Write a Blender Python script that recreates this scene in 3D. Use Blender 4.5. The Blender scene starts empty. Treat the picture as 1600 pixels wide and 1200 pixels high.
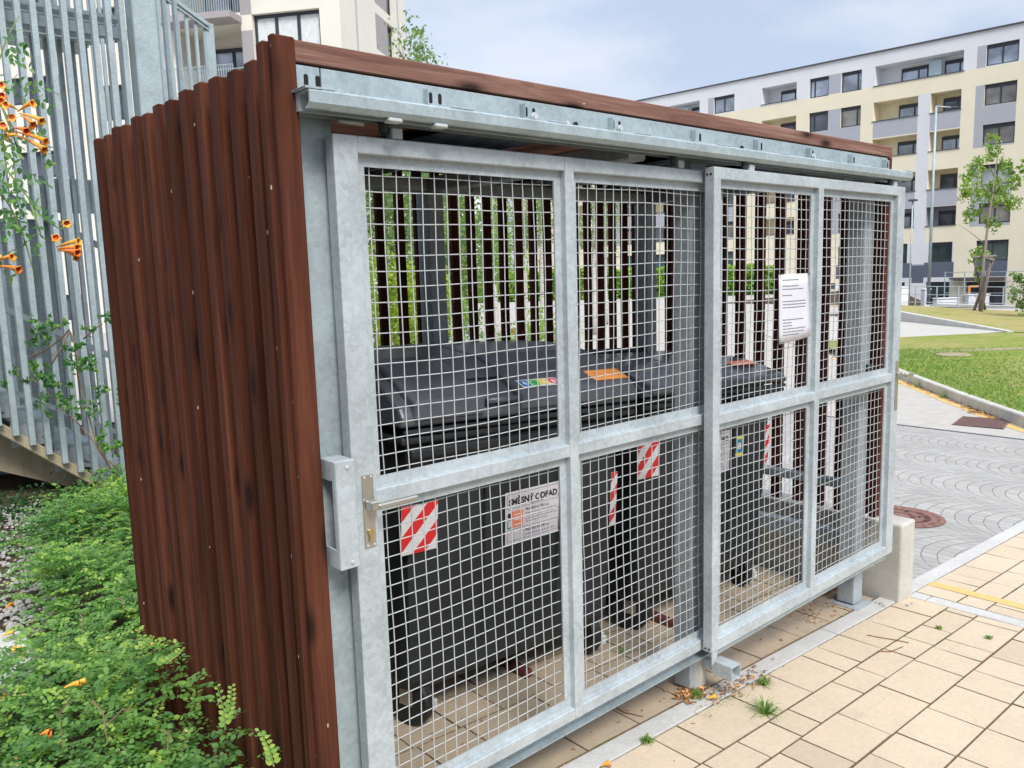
import bpy, math, random
import numpy as np
from mathutils import Vector, Matrix
S = bpy.context.scene
COL = S.collection
rnd = random.Random(7)
R = math.radians

# ------------------------------------------------------------------ camera
cd = bpy.data.cameras.new('camera')
cam = bpy.data.objects.new('camera', cd); COL.objects.link(cam)
cr = Vector((0.74857657, -0.66240632, -0.02917166)); cu = Vector((0.11262085, 0.08366799, 0.99010919)); cf = Vector((0.65341385, 0.74445788, -0.13723265))
CP = Vector((-0.94215, -1.84290, 1.8)); FPX = 1259.04
m = Matrix(((cr.x, cu.x, -cf.x, CP.x), (cr.y, cu.y, -cf.y, CP.y), (cr.z, cu.z, -cf.z, CP.z), (0, 0, 0, 1)))
cam.matrix_world = m
cd.sensor_width = 36; cd.lens = FPX/1600*36; cd.clip_start = .05; cd.clip_end = 1500
S.camera = cam
def at(px, py, t):
    return CP + (cf + cr*((px-800)/FPX) - cu*((py-600)/FPX))*t

# ------------------------------------------------------------------ light, sky, exposure
SUN_EL, SUN_AZ = 48, 199      # azimuth measured clockwise from +y
sd = bpy.data.lights.new('sun', 'SUN'); sd.energy = 2.0; sd.angle = R(20); sd.color = (1, .955, .89)
sun = bpy.data.objects.new('sun', sd); COL.objects.link(sun)
sv = Vector((math.sin(R(SUN_AZ))*math.cos(R(SUN_EL)), math.cos(R(SUN_AZ))*math.cos(R(SUN_EL)), math.sin(R(SUN_EL))))
sun.rotation_euler = sv.to_track_quat('Z', 'Y').to_euler()
W = bpy.data.worlds.new('World'); S.world = W; W.use_nodes = True
wt = W.node_tree; wt.nodes.clear()
def wn(t, **k):
    n = wt.nodes.new(t)
    for a, b in k.items(): setattr(n, a, b)
    return n
wo = wn('ShaderNodeOutputWorld'); bg = wn('ShaderNodeBackground'); bg.inputs['Strength'].default_value = .14
sky = wn('ShaderNodeTexSky', sky_type='NISHITA', sun_disc=False, sun_elevation=R(SUN_EL), sun_rotation=R(SUN_AZ), dust_density=2.0)
tc = wn('ShaderNodeTexCoord'); mp = wn('ShaderNodeMapping'); mp.inputs['Scale'].default_value = (1.0, 1.0, 2.6)
nz = wn('ShaderNodeTexNoise'); nz.inputs['Scale'].default_value = 2.3; nz.inputs['Detail'].default_value = 7; nz.inputs['Roughness'].default_value = .52; nz.inputs['Distortion'].default_value = .35
rp = wn('ShaderNodeValToRGB'); rp.color_ramp.elements[0].position = .33; rp.color_ramp.elements[0].color = (.8, .8, .8, 1); rp.color_ramp.elements[1].position = .62; rp.color_ramp.elements[1].color = (1, 1, 1, 1)
nz2 = wn('ShaderNodeTexNoise'); nz2.inputs['Scale'].default_value = 3.2; nz2.inputs['Detail'].default_value = 6; nz2.inputs['Roughness'].default_value = .5
cr2 = wn('ShaderNodeValToRGB'); cr2.color_ramp.elements[0].position = .43; cr2.color_ramp.elements[0].color = (2.3, 2.68, 3.4, 1); cr2.color_ramp.elements[1].position = .64; cr2.color_ramp.elements[1].color = (3.4, 3.52, 3.9, 1)
mx = wn('ShaderNodeMixRGB')
L = wt.links.new
L(tc.outputs['Generated'], mp.inputs['Vector']); L(mp.outputs[0], nz.inputs['Vector']); L(mp.outputs[0], nz2.inputs['Vector'])
L(nz.outputs['Fac'], rp.inputs['Fac']); L(nz2.outputs['Fac'], cr2.inputs['Fac'])
L(rp.outputs['Color'], mx.inputs['Fac']); L(sky.outputs['Color'], mx.inputs['Color1']); L(cr2.outputs['Color'], mx.inputs['Color2'])
# an overcast sky is brighter towards the zenith
sz = wn('ShaderNodeSeparateXYZ'); zr = wn('ShaderNodeMapRange'); zr.inputs['From Min'].default_value = .36; zr.inputs['From Max'].default_value = 1; zr.inputs['To Min'].default_value = 1; zr.inputs['To Max'].default_value = 2.3
gm = wn('ShaderNodeVectorMath', operation='SCALE')
L(tc.outputs['Generated'], sz.inputs[0]); L(sz.outputs[2], zr.inputs['Value']); L(mx.outputs[0], gm.inputs[0]); L(zr.outputs[0], gm.inputs['Scale'])
L(gm.outputs[0], bg.inputs['Color']); L(bg.outputs[0], wo.inputs['Surface'])
S.view_settings.view_transform = 'Standard'; S.view_settings.look = 'None'; S.view_settings.gamma = 1; S.view_settings.exposure = .82
S.render.film_transparent = False
try: S.cycles.use_denoising = True
except Exception: pass
S.cycles.max_bounces = 7; S.cycles.transparent_max_bounces = 16

# ------------------------------------------------------------------ materials
class NT:
    def __init__(s, name):
        s.mat = bpy.data.materials.new(name); s.mat.use_nodes = True
        s.t = s.mat.node_tree; s.b = s.t.nodes['Principled BSDF']; s.out = s.t.nodes['Material Output']
    def n(s, t, ins=None, **k):
        n = s.t.nodes.new(t)
        for a, b in k.items(): setattr(n, a, b)
        for a, b in (ins or {}).items():
            if hasattr(b, 'is_linked'): s.t.links.new(b, n.inputs[a])
            else: n.inputs[a].default_value = b
        return n
    def math(s, op, a, b=None, c=None):
        n = s.t.nodes.new('ShaderNodeMath'); n.operation = op
        for i, v in enumerate((a, b, c)):
            if v is None: continue
            if hasattr(v, 'is_linked'): s.t.links.new(v, n.inputs[i])
            else: n.inputs[i].default_value = v
        return n.outputs[0]
    def coord(s, scale=(1, 1, 1), rot=(0, 0, 0)):
        tc = s.n('ShaderNodeTexCoord'); mp = s.n('ShaderNodeMapping', {'Vector': tc.outputs['Object'], 'Scale': scale, 'Rotation': rot})
        return mp.outputs[0]
    def noise(s, vec, scale, detail=4, rough=.5, dist=0):
        return s.n('ShaderNodeTexNoise', {'Vector': vec, 'Scale': scale, 'Detail': detail, 'Roughness': rough, 'Distortion': dist}).outputs['Fac']
    def ramp(s, fac, stops, interp='LINEAR'):
        r = s.n('ShaderNodeValToRGB', {'Fac': fac}); e = r.color_ramp; e.interpolation = interp
        while len(e.elements) > 1: e.elements.remove(e.elements[-1])
        for i, (p, c) in enumerate(stops):
            el = e.elements[0] if i == 0 else e.elements.new(p)
            el.position = p; el.color = tuple(c) + (1,) if len(c) == 3 else c
        return r.outputs['Color']
    def mix(s, f, a, b, mode='MIX'):
        n = s.n('ShaderNodeMixRGB', blend_type=mode)
        for i, v in (('Fac', f), ('Color1', a), ('Color2', b)):
            if hasattr(v, 'is_linked'): s.t.links.new(v, n.inputs[i])
            else: n.inputs[i].default_value = v if i == 'Fac' else (tuple(v)+(1,) if len(v) == 3 else v)
        return n.outputs[0]
    def attr(s, name='var'):
        return s.n('ShaderNodeAttribute', attribute_name=name).outputs['Fac']
    def set(s, base=None, rough=None, metal=None, spec=None, bump=None, bstr=.3, bdist=.01):
        for k, v in (('Base Color', base), ('Roughness', rough), ('Metallic', metal), ('Specular IOR Level', spec)):
            if v is None: continue
            if hasattr(v, 'is_linked'): s.t.links.new(v, s.b.inputs[k])
            else: s.b.inputs[k].default_value = (tuple(v)+(1,)) if k == 'Base Color' and len(v) == 3 else v
        if bump is not None:
            bn = s.n('ShaderNodeBump', {'Height': bump, 'Strength': bstr, 'Distance': bdist})
            s.t.links.new(bn.outputs[0], s.b.inputs['Normal'])
        return s.mat
M = {}
def simple(name, col, rough=.6, metal=0, nscale=6, amt=.12, bstr=.0, spec=.5):
    t = NT(name); v = t.coord(); f = t.noise(v, nscale, 5, .6)
    a = tuple(c*(1-amt) for c in col); b = tuple(min(1, c*(1+amt)) for c in col)
    c = t.ramp(f, [(.3, a), (.7, b)])
    M[name] = t.set(c, rough, metal, spec, t.noise(v, nscale*14, 3) if bstr else None, bstr, .004)
    return M[name]
def mk_galv(name, base, rough=.45, metal=.55, streak=True):
    t = NT(name); v = t.coord()
    big = t.noise(v, 5, 5, .6); sp = t.n('ShaderNodeTexVoronoi', {'Vector': v, 'Scale': 70}).outputs['Color']
    spn = t.n('ShaderNodeSeparateColor', {'Color': sp}).outputs[0]
    fine = t.noise(v, 160, 3, .6)
    k = t.math('ADD', t.math('MULTIPLY', big, .55), t.math('ADD', t.math('MULTIPLY', spn, .13), t.math('MULTIPLY', fine, .25)))
    d = tuple(c*.76 for c in base); e = tuple(min(.95, c*1.2) for c in base)
    c = t.ramp(k, [(.32, d), (.5, base), (.68, e)])
    vs = t.coord((22, 22, 1.2)); st = t.noise(vs, 1.4, 4, .65)
    c2 = t.mix(t.ramp(st, [(.55, (0, 0, 0)), (.8, (.45, .45, .45))]), c, tuple(x*.78 for x in base))
    ru = t.math('ADD', rough-.08, t.math('MULTIPLY', big, .25))
    M[name] = t.set(c2, ru, metal, .5, t.math('ADD', fine, t.math('MULTIPLY', big, 1.5)), .12, .002)
mk_galv('galv', (.37, .44, .46), .5, .25); mk_galv('galv_dull', (.30, .36, .385), .5, .25); mk_galv('galv_frame', (.435, .485, .505), .52, .2); mk_galv('steel_post', (.38, .43, .46), .55, .2)
simple('wire', (.50, .53, .53), .5, .2, 30, .1)
simple('stainless', (.50, .48, .43), .32, .8, 12, .08)
simple('dark_steel', (.05, .06, .065), .5, .5)
simple('brass', (.55, .42, .20), .3, .8)
def mk_wood(name, ax, cols, rough=.6, dist=.25):
    t = NT(name)
    sc = {'z': (34, 34, 1.6), 'x': (1.6, 34, 34), 'y': (34, 1.6, 34)}[ax]
    var = t.attr(); off = t.n('ShaderNodeCombineXYZ', {'X': t.math('MULTIPLY', var, 13.1), 'Y': t.math('MULTIPLY', var, 7.7), 'Z': t.math('MULTIPLY', var, 29.3)}).outputs[0]
    vm = t.n('ShaderNodeVectorMath', {0: t.coord(sc), 1: off}, operation='ADD').outputs[0]
    g = t.noise(vm, 1.3, 6, .6, dist); g2 = t.noise(vm, 5.0, 3, .6, .1)
    base = t.ramp(g, [(.30, cols[0]), (.5, cols[1]), (.72, cols[2])])
    base = t.mix(t.math('MULTIPLY', t.ramp(g2, [(.45, (0, 0, 0)), (.75, (1, 1, 1))]), .28), base, cols[0])
    tone = t.math('ADD', .72, t.math('MULTIPLY', var, .5))
    tn = t.n('ShaderNodeCombineColor', {0: tone, 1: tone, 2: tone}).outputs[0]
    base = t.mix(1, base, tn, 'MULTIPLY')
    ks = {'z': (15, 15, 5), 'x': (5, 15, 15), 'y': (15, 5, 15)}[ax]
    vk = t.n('ShaderNodeVectorMath', {0: t.coord(ks), 1: off}, operation='ADD').outputs[0]
    kv = t.n('ShaderNodeTexVoronoi', {'Vector': vk, 'Scale': 1.0, 'Randomness': 1.0}); kn = t.math('ADD', kv.outputs['Distance'], t.math('MULTIPLY', t.math('LESS_THAN', t.n('ShaderNodeSeparateColor', {'Color': kv.outputs['Color']}).outputs[0], .6), 5))
    base = t.mix(t.ramp(kn, [(.12, (.9, .9, .9)), (.24, (.4, .4, .4)), (.38, (0, 0, 0))]), base, (.018, .010, .009))
    # worn flecks where the stain has chipped
    fs = {'z': (130, 130, 50), 'x': (50, 130, 130), 'y': (130, 50, 130)}[ax]
    fl = t.n('ShaderNodeTexVoronoi', {'Vector': t.coord(fs), 'Scale': .55, 'Randomness': 1.0})
    fc = t.n('ShaderNodeSeparateColor', {'Color': fl.outputs['Color']}).outputs[0]
    fleck = t.math('MULTIPLY', t.math('LESS_THAN', fl.outputs['Distance'], .16), t.math('GREATER_THAN', fc, .975))
    base = t.mix(t.math('MULTIPLY', fleck, .8), base, (.5, .42, .36))
    M[name] = t.set(base, t.math('ADD', rough, t.math('MULTIPLY', g, .2)), 0, .07, t.math('ADD', g, g2), .25, .003)
mk_wood('wood_upright', 'z', [(.050, .018, .011), (.084, .029, .017), (.128, .046, .026)])
mk_wood('wood_beam', 'x', [(.12, .060, .046), (.20, .105, .080), (.31, .185, .145)], .65, .9)
mk_wood('wood_roof', 'x', [(.20, .10, .085), (.30, .15, .13), (.40, .21, .18)], .6)
mk_wood('wood_back', 'z', [(.040, .012, .009), (.075, .022, .015), (.12, .034, .022)])
simple('wood_grey', (.20, .17, .15), .8, 0, 20, .25)
simple('stake_wood', (.12, .095, .075), .8, 0, 10, .35)
simple('membrane', (.012, .012, .014), .7)
def mk_plastic(name, col, rough, bump=0):
    t = NT(name); v = t.coord(); n1 = t.noise(v, 3.5, 6, .65, .6); n2 = t.noise(t.coord((40, 40, 3)), 1.5, 5, .7)
    c = t.ramp(n1, [(.3, tuple(x*.8 for x in col)), (.75, tuple(x*1.5 for x in col))])
    sc = t.ramp(n2, [(.66, (0, 0, 0)), (.74, (.5, .5, .5))])
    c = t.mix(sc, c, tuple(min(1, x*3+.02) for x in col))
    M[name] = t.set(c, t.math('ADD', rough-.08, t.math('MULTIPLY', n1, .22)), 0, .5, t.math('ADD', t.noise(v, 300, 2), t.math('MULTIPLY', n1, bump)), .15, .003)
mk_plastic('bin_body', (.014, .017, .020), .5); mk_plastic('bin_lid', (.085, .095, .115), .30, 3); mk_plastic('bin_lid_glossy', (.065, .072, .088), .20, 14); mk_plastic('rubber', (.012, .012, .013), .6)
simple('paper', (.60, .57, .61), .7, 0, 8, .03); simple('paper_white', (.62, .62, .66), .75, 0, 5, .04)
simple('ink', (.02, .02, .025), .6); simple('ink_grey', (.22, .22, .26), .7)
for nm, c in dict(red=(.62, .015, .02), white=(.62, .62, .63), orange=(.85, .33, .06), salmon=(.80, .22, .10), green=(.02, .28, .13), blue=(.03, .20, .55), skyblue=(.02, .22, .38), yellow=(.75, .60, .05), lime=(.16, .52, .10), pink=(.75, .10, .15), yellow_paint=(.66, .43, .14)).items():
    simple(nm, c, .45, 0, 25, .08)
# paving slabs
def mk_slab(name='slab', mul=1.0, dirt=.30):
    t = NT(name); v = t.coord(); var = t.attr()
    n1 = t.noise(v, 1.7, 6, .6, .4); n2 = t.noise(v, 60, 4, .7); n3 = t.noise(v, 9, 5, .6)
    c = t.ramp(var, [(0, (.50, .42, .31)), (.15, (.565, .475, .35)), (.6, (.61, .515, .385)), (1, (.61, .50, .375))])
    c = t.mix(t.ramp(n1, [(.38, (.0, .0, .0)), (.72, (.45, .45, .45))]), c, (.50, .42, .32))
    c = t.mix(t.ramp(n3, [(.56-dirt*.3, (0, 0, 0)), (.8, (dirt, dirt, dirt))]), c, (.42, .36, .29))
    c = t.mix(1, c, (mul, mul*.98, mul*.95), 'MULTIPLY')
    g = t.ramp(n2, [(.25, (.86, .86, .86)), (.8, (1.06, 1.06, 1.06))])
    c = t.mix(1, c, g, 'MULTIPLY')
    sp = t.n('ShaderNodeTexVoronoi', {'Vector': v, 'Scale': 16.0}); sc = t.n('ShaderNodeSeparateColor', {'Color': sp.outputs['Color']}).outputs[1]
    k = t.math('MULTIPLY', t.math('LESS_THAN', sp.outputs['Distance'], .07), t.math('GREATER_THAN', sc, .88))
    c = t.mix(t.math('MULTIPLY', k, .6), c, (.12, .09, .06))
    M[name] = t.set(c, .85, 0, .2, t.math('ADD', n2, t.math('MULTIPLY', n3, .6)), .35, .003)
mk_slab(); mk_slab('slab_dirty_shaded', .78, .7)  # shelter floor copy: heavier dirt, plus shade under the roof darkened into the colour
def mk_joint():
    t = NT('joint'); v = t.coord(); n1 = t.noise(v, 3, 4); n2 = t.noise(v, 90, 4, .7)
    c = t.ramp(n2, [(.3, (.12, .09, .062)), (.7, (.26, .20, .14))]); c = t.mix(t.ramp(n1, [(.56, (0, 0, 0)), (.66, (.8, .8, .8))]), c, (.10, .13, .035))
    M['joint'] = t.set(c, .95, 0, .1, n2, .5, .004)
mk_joint()
def mk_concrete(name, a, b, stain=(.30, .27, .18), amt=.5):
    t = NT(name); v = t.coord(); n1 = t.noise(v, 4, 7, .65, .3); n2 = t.noise(v, 80, 4, .7); n3 = t.noise(t.coord((14, 14, 1.2)), 1.2, 5, .6)
    c = t.ramp(n1, [(.3, a), (.7, b)]); c = t.mix(t.ramp(n3, [(.5, (0, 0, 0)), (.75, (amt, amt, amt))]), c, stain)
    c = t.mix(1, c, t.ramp(n2, [(.2, (.82, .82, .82)), (.8, (1.08, 1.08, 1.08))]), 'MULTIPLY')
    M[name] = t.set(c, .88, 0, .2, t.math('ADD', n2, n1), .4, .005)
mk_concrete('concrete', (.42, .40, .35), (.58, .56, .51), (.36, .33, .23), .4); mk_concrete('kerb', (.46, .455, .43), (.56, .55, .52), (.38, .36, .31), .3)
mk_concrete('stair_concrete', (.34, .29, .19), (.46, .40, .29), (.22, .19, .10), .4); mk_concrete('pale_path', (.43, .41, .37), (.50, .48, .44), (.38, .35, .30), .3)
def mk_fan():
    # fan-laid setts: nested arcs, columns 1.09 m wide, rows 0.0975 m apart
    t = NT('fan_setts'); tc = t.n('ShaderNodeTexCoord'); sp = t.n('ShaderNodeSeparateXYZ', {'Vector': tc.outputs['Object']})
    X, Y = sp.outputs[0], sp.outputs[1]
    nn = t.noise(tc.outputs['Object'], 9, 3); wob = t.math('MULTIPLY', t.math('SUBTRACT', nn, .5), .018)
    xs = t.math('DIVIDE', t.math('SUBTRACT', X, 5.53-.545), 1.09)
    ci = t.math('FLOOR', xs); u = t.math('MULTIPLY', t.math('SUBTRACT', t.math('SUBTRACT', xs, ci), .5), 1.09)
    h = t.math('SUBTRACT', .62, t.math('SQRT', t.math('SUBTRACT', .62*.62, t.math('MULTIPLY', u, u))))
    w = t.math('DIVIDE', t.math('ADD', t.math('ADD', Y, h), wob), .0975)
    wf = t.math('FRACT', w); ri = t.math('FLOOR', w)
    jr = t.math('GREATER_THAN', t.math('ABSOLUTE', t.math('SUBTRACT', wf, .5)), .465)
    ang = t.math('ARCSINE', t.math('DIVIDE', u, .62))
    wv = t.math('ADD', t.math('MULTIPLY', t.math('ADD', ang, 3), 6.6), t.math('ADD', t.math('MULTIPLY', ri, .37), t.math('MULTIPLY', ci, .21)))
    wvf = t.math('FRACT', wv); js = t.math('GREATER_THAN', t.math('ABSOLUTE', t.math('SUBTRACT', wvf, .5)), .462)
    j = t.math('MAXIMUM', jr, t.math('MULTIPLY', js, .75))
    cell = t.n('ShaderNodeCombineXYZ', {'X': t.math('FLOOR', wv), 'Y': ri, 'Z': ci}).outputs[0]
    wnz = t.n('ShaderNodeTexWhiteNoise', {'Vector': cell}, noise_dimensions='3D').outputs['Value']
    c = t.ramp(wnz, [(0, (.32, .31, .29)), (.5, (.355, .345, .325)), (.85, (.39, .378, .352)), (1, (.38, .345, .32))])
    c = t.mix(1, c, t.ramp(t.noise(tc.outputs['Object'], 1.3, 5), [(.3, (.92, .92, .92)), (.7, (1.06, 1.06, 1.06))]), 'MULTIPLY')
    c = t.mix(j, c, (.19, .175, .15))
    M['fan_setts'] = t.set(c, .85, 0, .2, t.math('SUBTRACT', 1, j), .6, .006)
mk_fan()
def mk_road():
    t = NT('pale_road'); v = t.coord(); br = t.n('ShaderNodeTexBrick', {'Vector': v, 'Scale': 1.0, 'Color1': (.39, .37, .335, 1), 'Color2': (.435, .415, .38, 1), 'Mortar': (.38, .35, .31, 1), 'Mortar Size': .006, 'Brick Width': .2, 'Row Height': .1})
    c = t.mix(t.ramp(t.noise(v, .8, 6, .7), [(.45, (0, 0, 0)), (.8, (.4, .4, .4))]), br.outputs['Color'], (.44, .40, .34))
    M['pale_road'] = t.set(c, .9, 0, .15)
mk_road()
def mk_lawn(name, dry):
    t = NT(name); v = t.coord(); n1 = t.noise(v, .55, 6, .65, .5); n2 = t.noise(t.coord((1, 1, 1)), 24, 5, .75); n3 = t.noise(v, 3.2, 5, .65)
    g = t.ramp(n2, [(.28, (.11, .155, .025)), (.5, (.20, .255, .05)), (.72, (.33, .36, .10))])
    d = t.ramp(n2, [(.3, (.27, .22, .09)), (.7, (.46, .38, .18))])
    f = t.math('ADD', t.math('MULTIPLY', n1, .7), t.math('MULTIPLY', n3, .5))
    c = t.mix(t.ramp(f, [(.60-dry, (0, 0, 0)), (.80-dry, (.85, .85, .85))]), g, d)
    M[name] = t.set(c, .95, 0, .1, n2, .8, .03)
mk_lawn('lawn', .05); mk_lawn('lawn_dry', .17)
t = NT('soil'); v = t.coord(); n2 = t.noise(v, 30, 6, .7); M['soil'] = t.set(t.ramp(n2, [(.3, (.035, .026, .017)), (.7, (.11, .085, .055))]), .95, 0, .1, n2, .8, .02)
t = NT('dry_soil'); v = t.coord(); n2 = t.noise(v, 12, 6, .7); M['dry_soil'] = t.set(t.ramp(n2, [(.3, (.24, .20, .12)), (.7, (.38, .32, .22))]), .95, 0, .1, n2, .6, .02)
def mk_leaf(name, a, b, c_, trans=.35):
    t = NT(name); var = t.attr(); c = t.ramp(var, [(0, a), (.5, b), (1, c_)])
    t.set(c, .45, 0, .4)
    tr = t.n('ShaderNodeBsdfTranslucent', {'Color': t.mix(1, c, (1.5, 1.9, .7), 'MULTIPLY')})
    mx = t.n('ShaderNodeMixShader', {'Fac': trans}); t.t.links.new(t.b.outputs[0], mx.inputs[1]); t.t.links.new(tr.outputs[0], mx.inputs[2]); t.t.links.new(mx.outputs[0], t.out.inputs['Surface'])
    M[name] = t.mat
mk_leaf('leaf_cover', (.065, .17, .05), (.19, .35, .08), (.46, .56, .10))
mk_leaf('leaf_vine', (.045, .13, .05), (.08, .20, .06), (.20, .33, .07))
mk_leaf('leaf_tree', (.13, .20, .05), (.23, .32, .08), (.38, .46, .14))
mk_leaf('leaf_birch', (.09, .15, .055), (.17, .25, .10), (.28, .36, .17))
mk_leaf('leaf_bush', (.11, .17, .02), (.22, .30, .03), (.42, .47, .05))
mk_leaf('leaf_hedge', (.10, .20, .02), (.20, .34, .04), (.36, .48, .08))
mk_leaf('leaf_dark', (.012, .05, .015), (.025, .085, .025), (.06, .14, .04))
mk_leaf('blade', (.08, .17, .03), (.14, .26, .05), (.35, .36, .13))
simple('stem', (.20, .13, .08), .7); simple('green_stem', (.18, .26, .07), .6); simple('bark', (.24, .21, .17), .85, 0, 15, .3, .5)
t = NT('birch_bark'); v = t.coord((6, 6, 22)); n = t.noise(v, 1.0, 4, .6); M['birch_bark'] = t.set(t.ramp(n, [(.36, (.03, .03, .03)), (.42, (.48, .46, .42)), (1, (.60, .58, .54))]), .7, 0, .2)
t = NT('petal'); v = t.attr(); M['petal'] = t.set(t.ramp(v, [(0, (.85, .50, .07)), (.55, (.85, .36, .04)), (1, (.80, .20, .03))]), .45, 0, .4); simple('throat', (.55, .05, .01), .5)
simple('petal_dry', (.60, .32, .12), .7, 0, 40, .3); simple('leaf_dry', (.22, .11, .05), .8, 0, 40, .5)
simple('stone', (.38, .365, .34), .85, 0, 12, .2)
# building paints
for nm, c in dict(cream=(.80, .73, .56), cream_pale=(.72, .69, .61), white_wall=(.72, .73, .75), pier_white=(.68, .69, .72), grey_panel=(.42, .43, .47), taupe=(.36, .335, .34), slate=(.115, .135, .175), trim=(.10, .10, .115)).items():
    simple(nm, c, .85, 0, .7, .035, 0, .2)
simple('frame_dark', (.030, .036, .046), .45)
def mk_glass(name, col, rough=.06, metal=.0):
    t = NT(name); v = t.coord((.35, .35, .5)); n = t.noise(v, 1.5, 3); M[name] = t.set(t.ramp(n, [(.35, tuple(c*.6 for c in col)), (.65, tuple(c*1.4 for c in col))]), rough, metal, .8)
mk_glass('glass', (.09, .10, .12), .05, .35); mk_glass('glass_light', (.34, .38, .44), .12, .45); mk_glass('glass_green', (.05, .085, .085), .06, .4); simple('blind', (.62, .66, .66), .6)
mk_glass('glass_reflection', (.20, .19, .17), .18, .2); simple('glass_screen', (.42, .55, .58), .25)  # window glass with a greyish-brown reflection painted into its colour
t = NT('rust_iron'); v = t.coord(); n = t.noise(v, 30, 5); M['rust_iron'] = t.set(t.ramp(n, [(.3, (.15, .07, .055)), (.7, (.30, .17, .14))]), .75, .3, .3, n, .4, .004)
simple('rust_paint', (.13, .035, .025), .6, .1, 20, .2); simple('black_void', (.008, .008, .009), .9)

# ------------------------------------------------------------------ mesh tools
class MB:
    def __init__(s): s.v = []; s.f = []; s.m = []; s.a = []
    def add(s, vs, fs, m=0, a=None):
        o = len(s.v); s.v += [tuple(x) for x in vs]
        if a is None: a = rnd.random()
        for f in fs: s.f.append([o+i for i in f]); s.m.append(m); s.a.append(a)
    def box(s, x0, x1, y0, y1, z0, z1, m=0, a=None, T=None):
        x0, x1 = min(x0, x1), max(x0, x1); y0, y1 = min(y0, y1), max(y0, y1); z0, z1 = min(z0, z1), max(z0, z1)
        vs = [(x0, y0, z0), (x1, y0, z0), (x1, y1, z0), (x0, y1, z0), (x0, y0, z1), (x1, y0, z1), (x1, y1, z1), (x0, y1, z1)]
        if T is not None: vs = [tuple(T @ Vector(q)) for q in vs]
        s.add(vs, [(0, 3, 2, 1), (4, 5, 6, 7), (0, 1, 5, 4), (1, 2, 6, 5), (2, 3, 7, 6), (3, 0, 4, 7)], m, a); return s
    def bar(s, p0, p1, w, d, up=(0, 0, 1), m=0, a=None):
        p0, p1 = Vector(p0), Vector(p1); z = (p1-p0); l = z.length; z.normalize(); up = Vector(up)
        if abs(z.dot(up)) > .98: up = Vector((0, 1, 0))
        x = up.cross(z).normalized(); y = z.cross(x)
        T = Matrix(((x.x, y.x, z.x, p0.x), (x.y, y.y, z.y, p0.y), (x.z, y.z, z.z, p0.z), (0, 0, 0, 1)))
        return s.box(-w/2, w/2, -d/2, d/2, 0, l, m, a, T)
    def tube(s, pts, r, n=6, m=0, a=None, caps=True):
        pts = [Vector(p) for p in pts]; k = len(pts); rs = r if isinstance(r, (list, tuple)) else [r]*k
        o = len(s.v); vs = []; px = None
        for i, p in enumerate(pts):
            d = (pts[min(i+1, k-1)]-pts[max(i-1, 0)]).normalized()
            if px is None: px = d.cross(Vector((0, 0, 1)) if abs(d.z) < .9 else Vector((0, 1, 0))).normalized()
            else: px = (px-d*px.dot(d)).normalized()
            py = d.cross(px)
            for j in range(n):
                t = 2*math.pi*j/n; vs.append(p+(px*math.cos(t)+py*math.sin(t))*rs[i])
        fs = [(i*n+j, i*n+(j+1) % n, (i+1)*n+(j+1) % n, (i+1)*n+j) for i in range(k-1) for j in range(n)]
        if caps: fs += [tuple(range(n-1, -1, -1)), tuple(range((k-1)*n, k*n))]
        s.add(vs, fs, m, a); return s
    def prism(s, prof, x0, x1, axis='x', m=0, a=None):
        n = len(prof)
        def P(q, x): return {'x': (x, q[0], q[1]), 'y': (q[0], x, q[1]), 'z': (q[0], q[1], x)}[axis]
        vs = [P(q, x0) for q in prof]+[P(q, x1) for q in prof]
        s.add(vs, [tuple(range(n)), tuple(range(2*n-1, n-1, -1))]+[(i, i+n, (i+1) % n+n, (i+1) % n) for i in range(n)], m, a); return s
    def lathe(s, prof, c, n=24, m=0, a=None, T=None):
        vs = []; k = len(prof)
        for (r, z) in prof:
            for j in range(n):
                t = 2*math.pi*j/n; q = Vector((r*math.cos(t), r*math.sin(t), z))
                vs.append(tuple((T @ q if T is not None else q)+Vector(c)))
        fs = [(i*n+j, i*n+(j+1) % n, (i+1)*n+(j+1) % n, (i+1)*n+j) for i in range(k-1) for j in range(n)]+[tuple(range(n-1, -1, -1)), tuple(range((k-1)*n, k*n))]
        s.add(vs, fs, m, a); return s
    def text(s, txt, size, T, m=0, bold=0):
        cv = bpy.data.curves.new('t', 'FONT'); cv.body = txt; cv.size = size; cv.align_x = 'LEFT'; cv.offset = bold; cv.resolution_u = 3
        ob = bpy.data.objects.new('t', cv); me = ob.to_mesh()
        s.add([tuple(T @ q.co) for q in me.vertices], [tuple(p.vertices) for p in me.polygons], m, .5)
        ob.to_mesh_clear(); bpy.data.objects.remove(ob); bpy.data.curves.remove(cv); return s
    def build(s, name, mats, parent=None, bevel=0, smooth=False, seg=1):
        me = bpy.data.meshes.new(name); me.from_pydata(s.v, [], s.f)
        if isinstance(mats, str): mats = [mats]
        for q in mats: me.materials.append(M[q])
        me.polygons.foreach_set('material_index', s.m)
        at_ = me.attributes.new('var', 'FLOAT', 'FACE'); at_.data.foreach_set('value', s.a)
        if smooth: me.polygons.foreach_set('use_smooth', [True]*len(s.f))
        me.update()
        o = bpy.data.objects.new(name, me); COL.objects.link(o)
        if parent is not None:
            o.parent = parent; o.matrix_parent_inverse = Matrix.Identity(4)
            if parent.matrix_world != Matrix.Identity(4) or parent.location.length > 0: pass
        if bevel:
            b = o.modifiers.new('bevel', 'BEVEL'); b.width = bevel; b.segments = seg; b.limit_method = 'ANGLE'; b.angle_limit = R(50)
        return o
def tag(o, label=None, cat=None, group=None, kind=None):
    if label: o['label'] = label
    if cat: o['category'] = cat
    if group: o['group'] = group
    if kind: o['kind'] = kind
    return o
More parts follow.
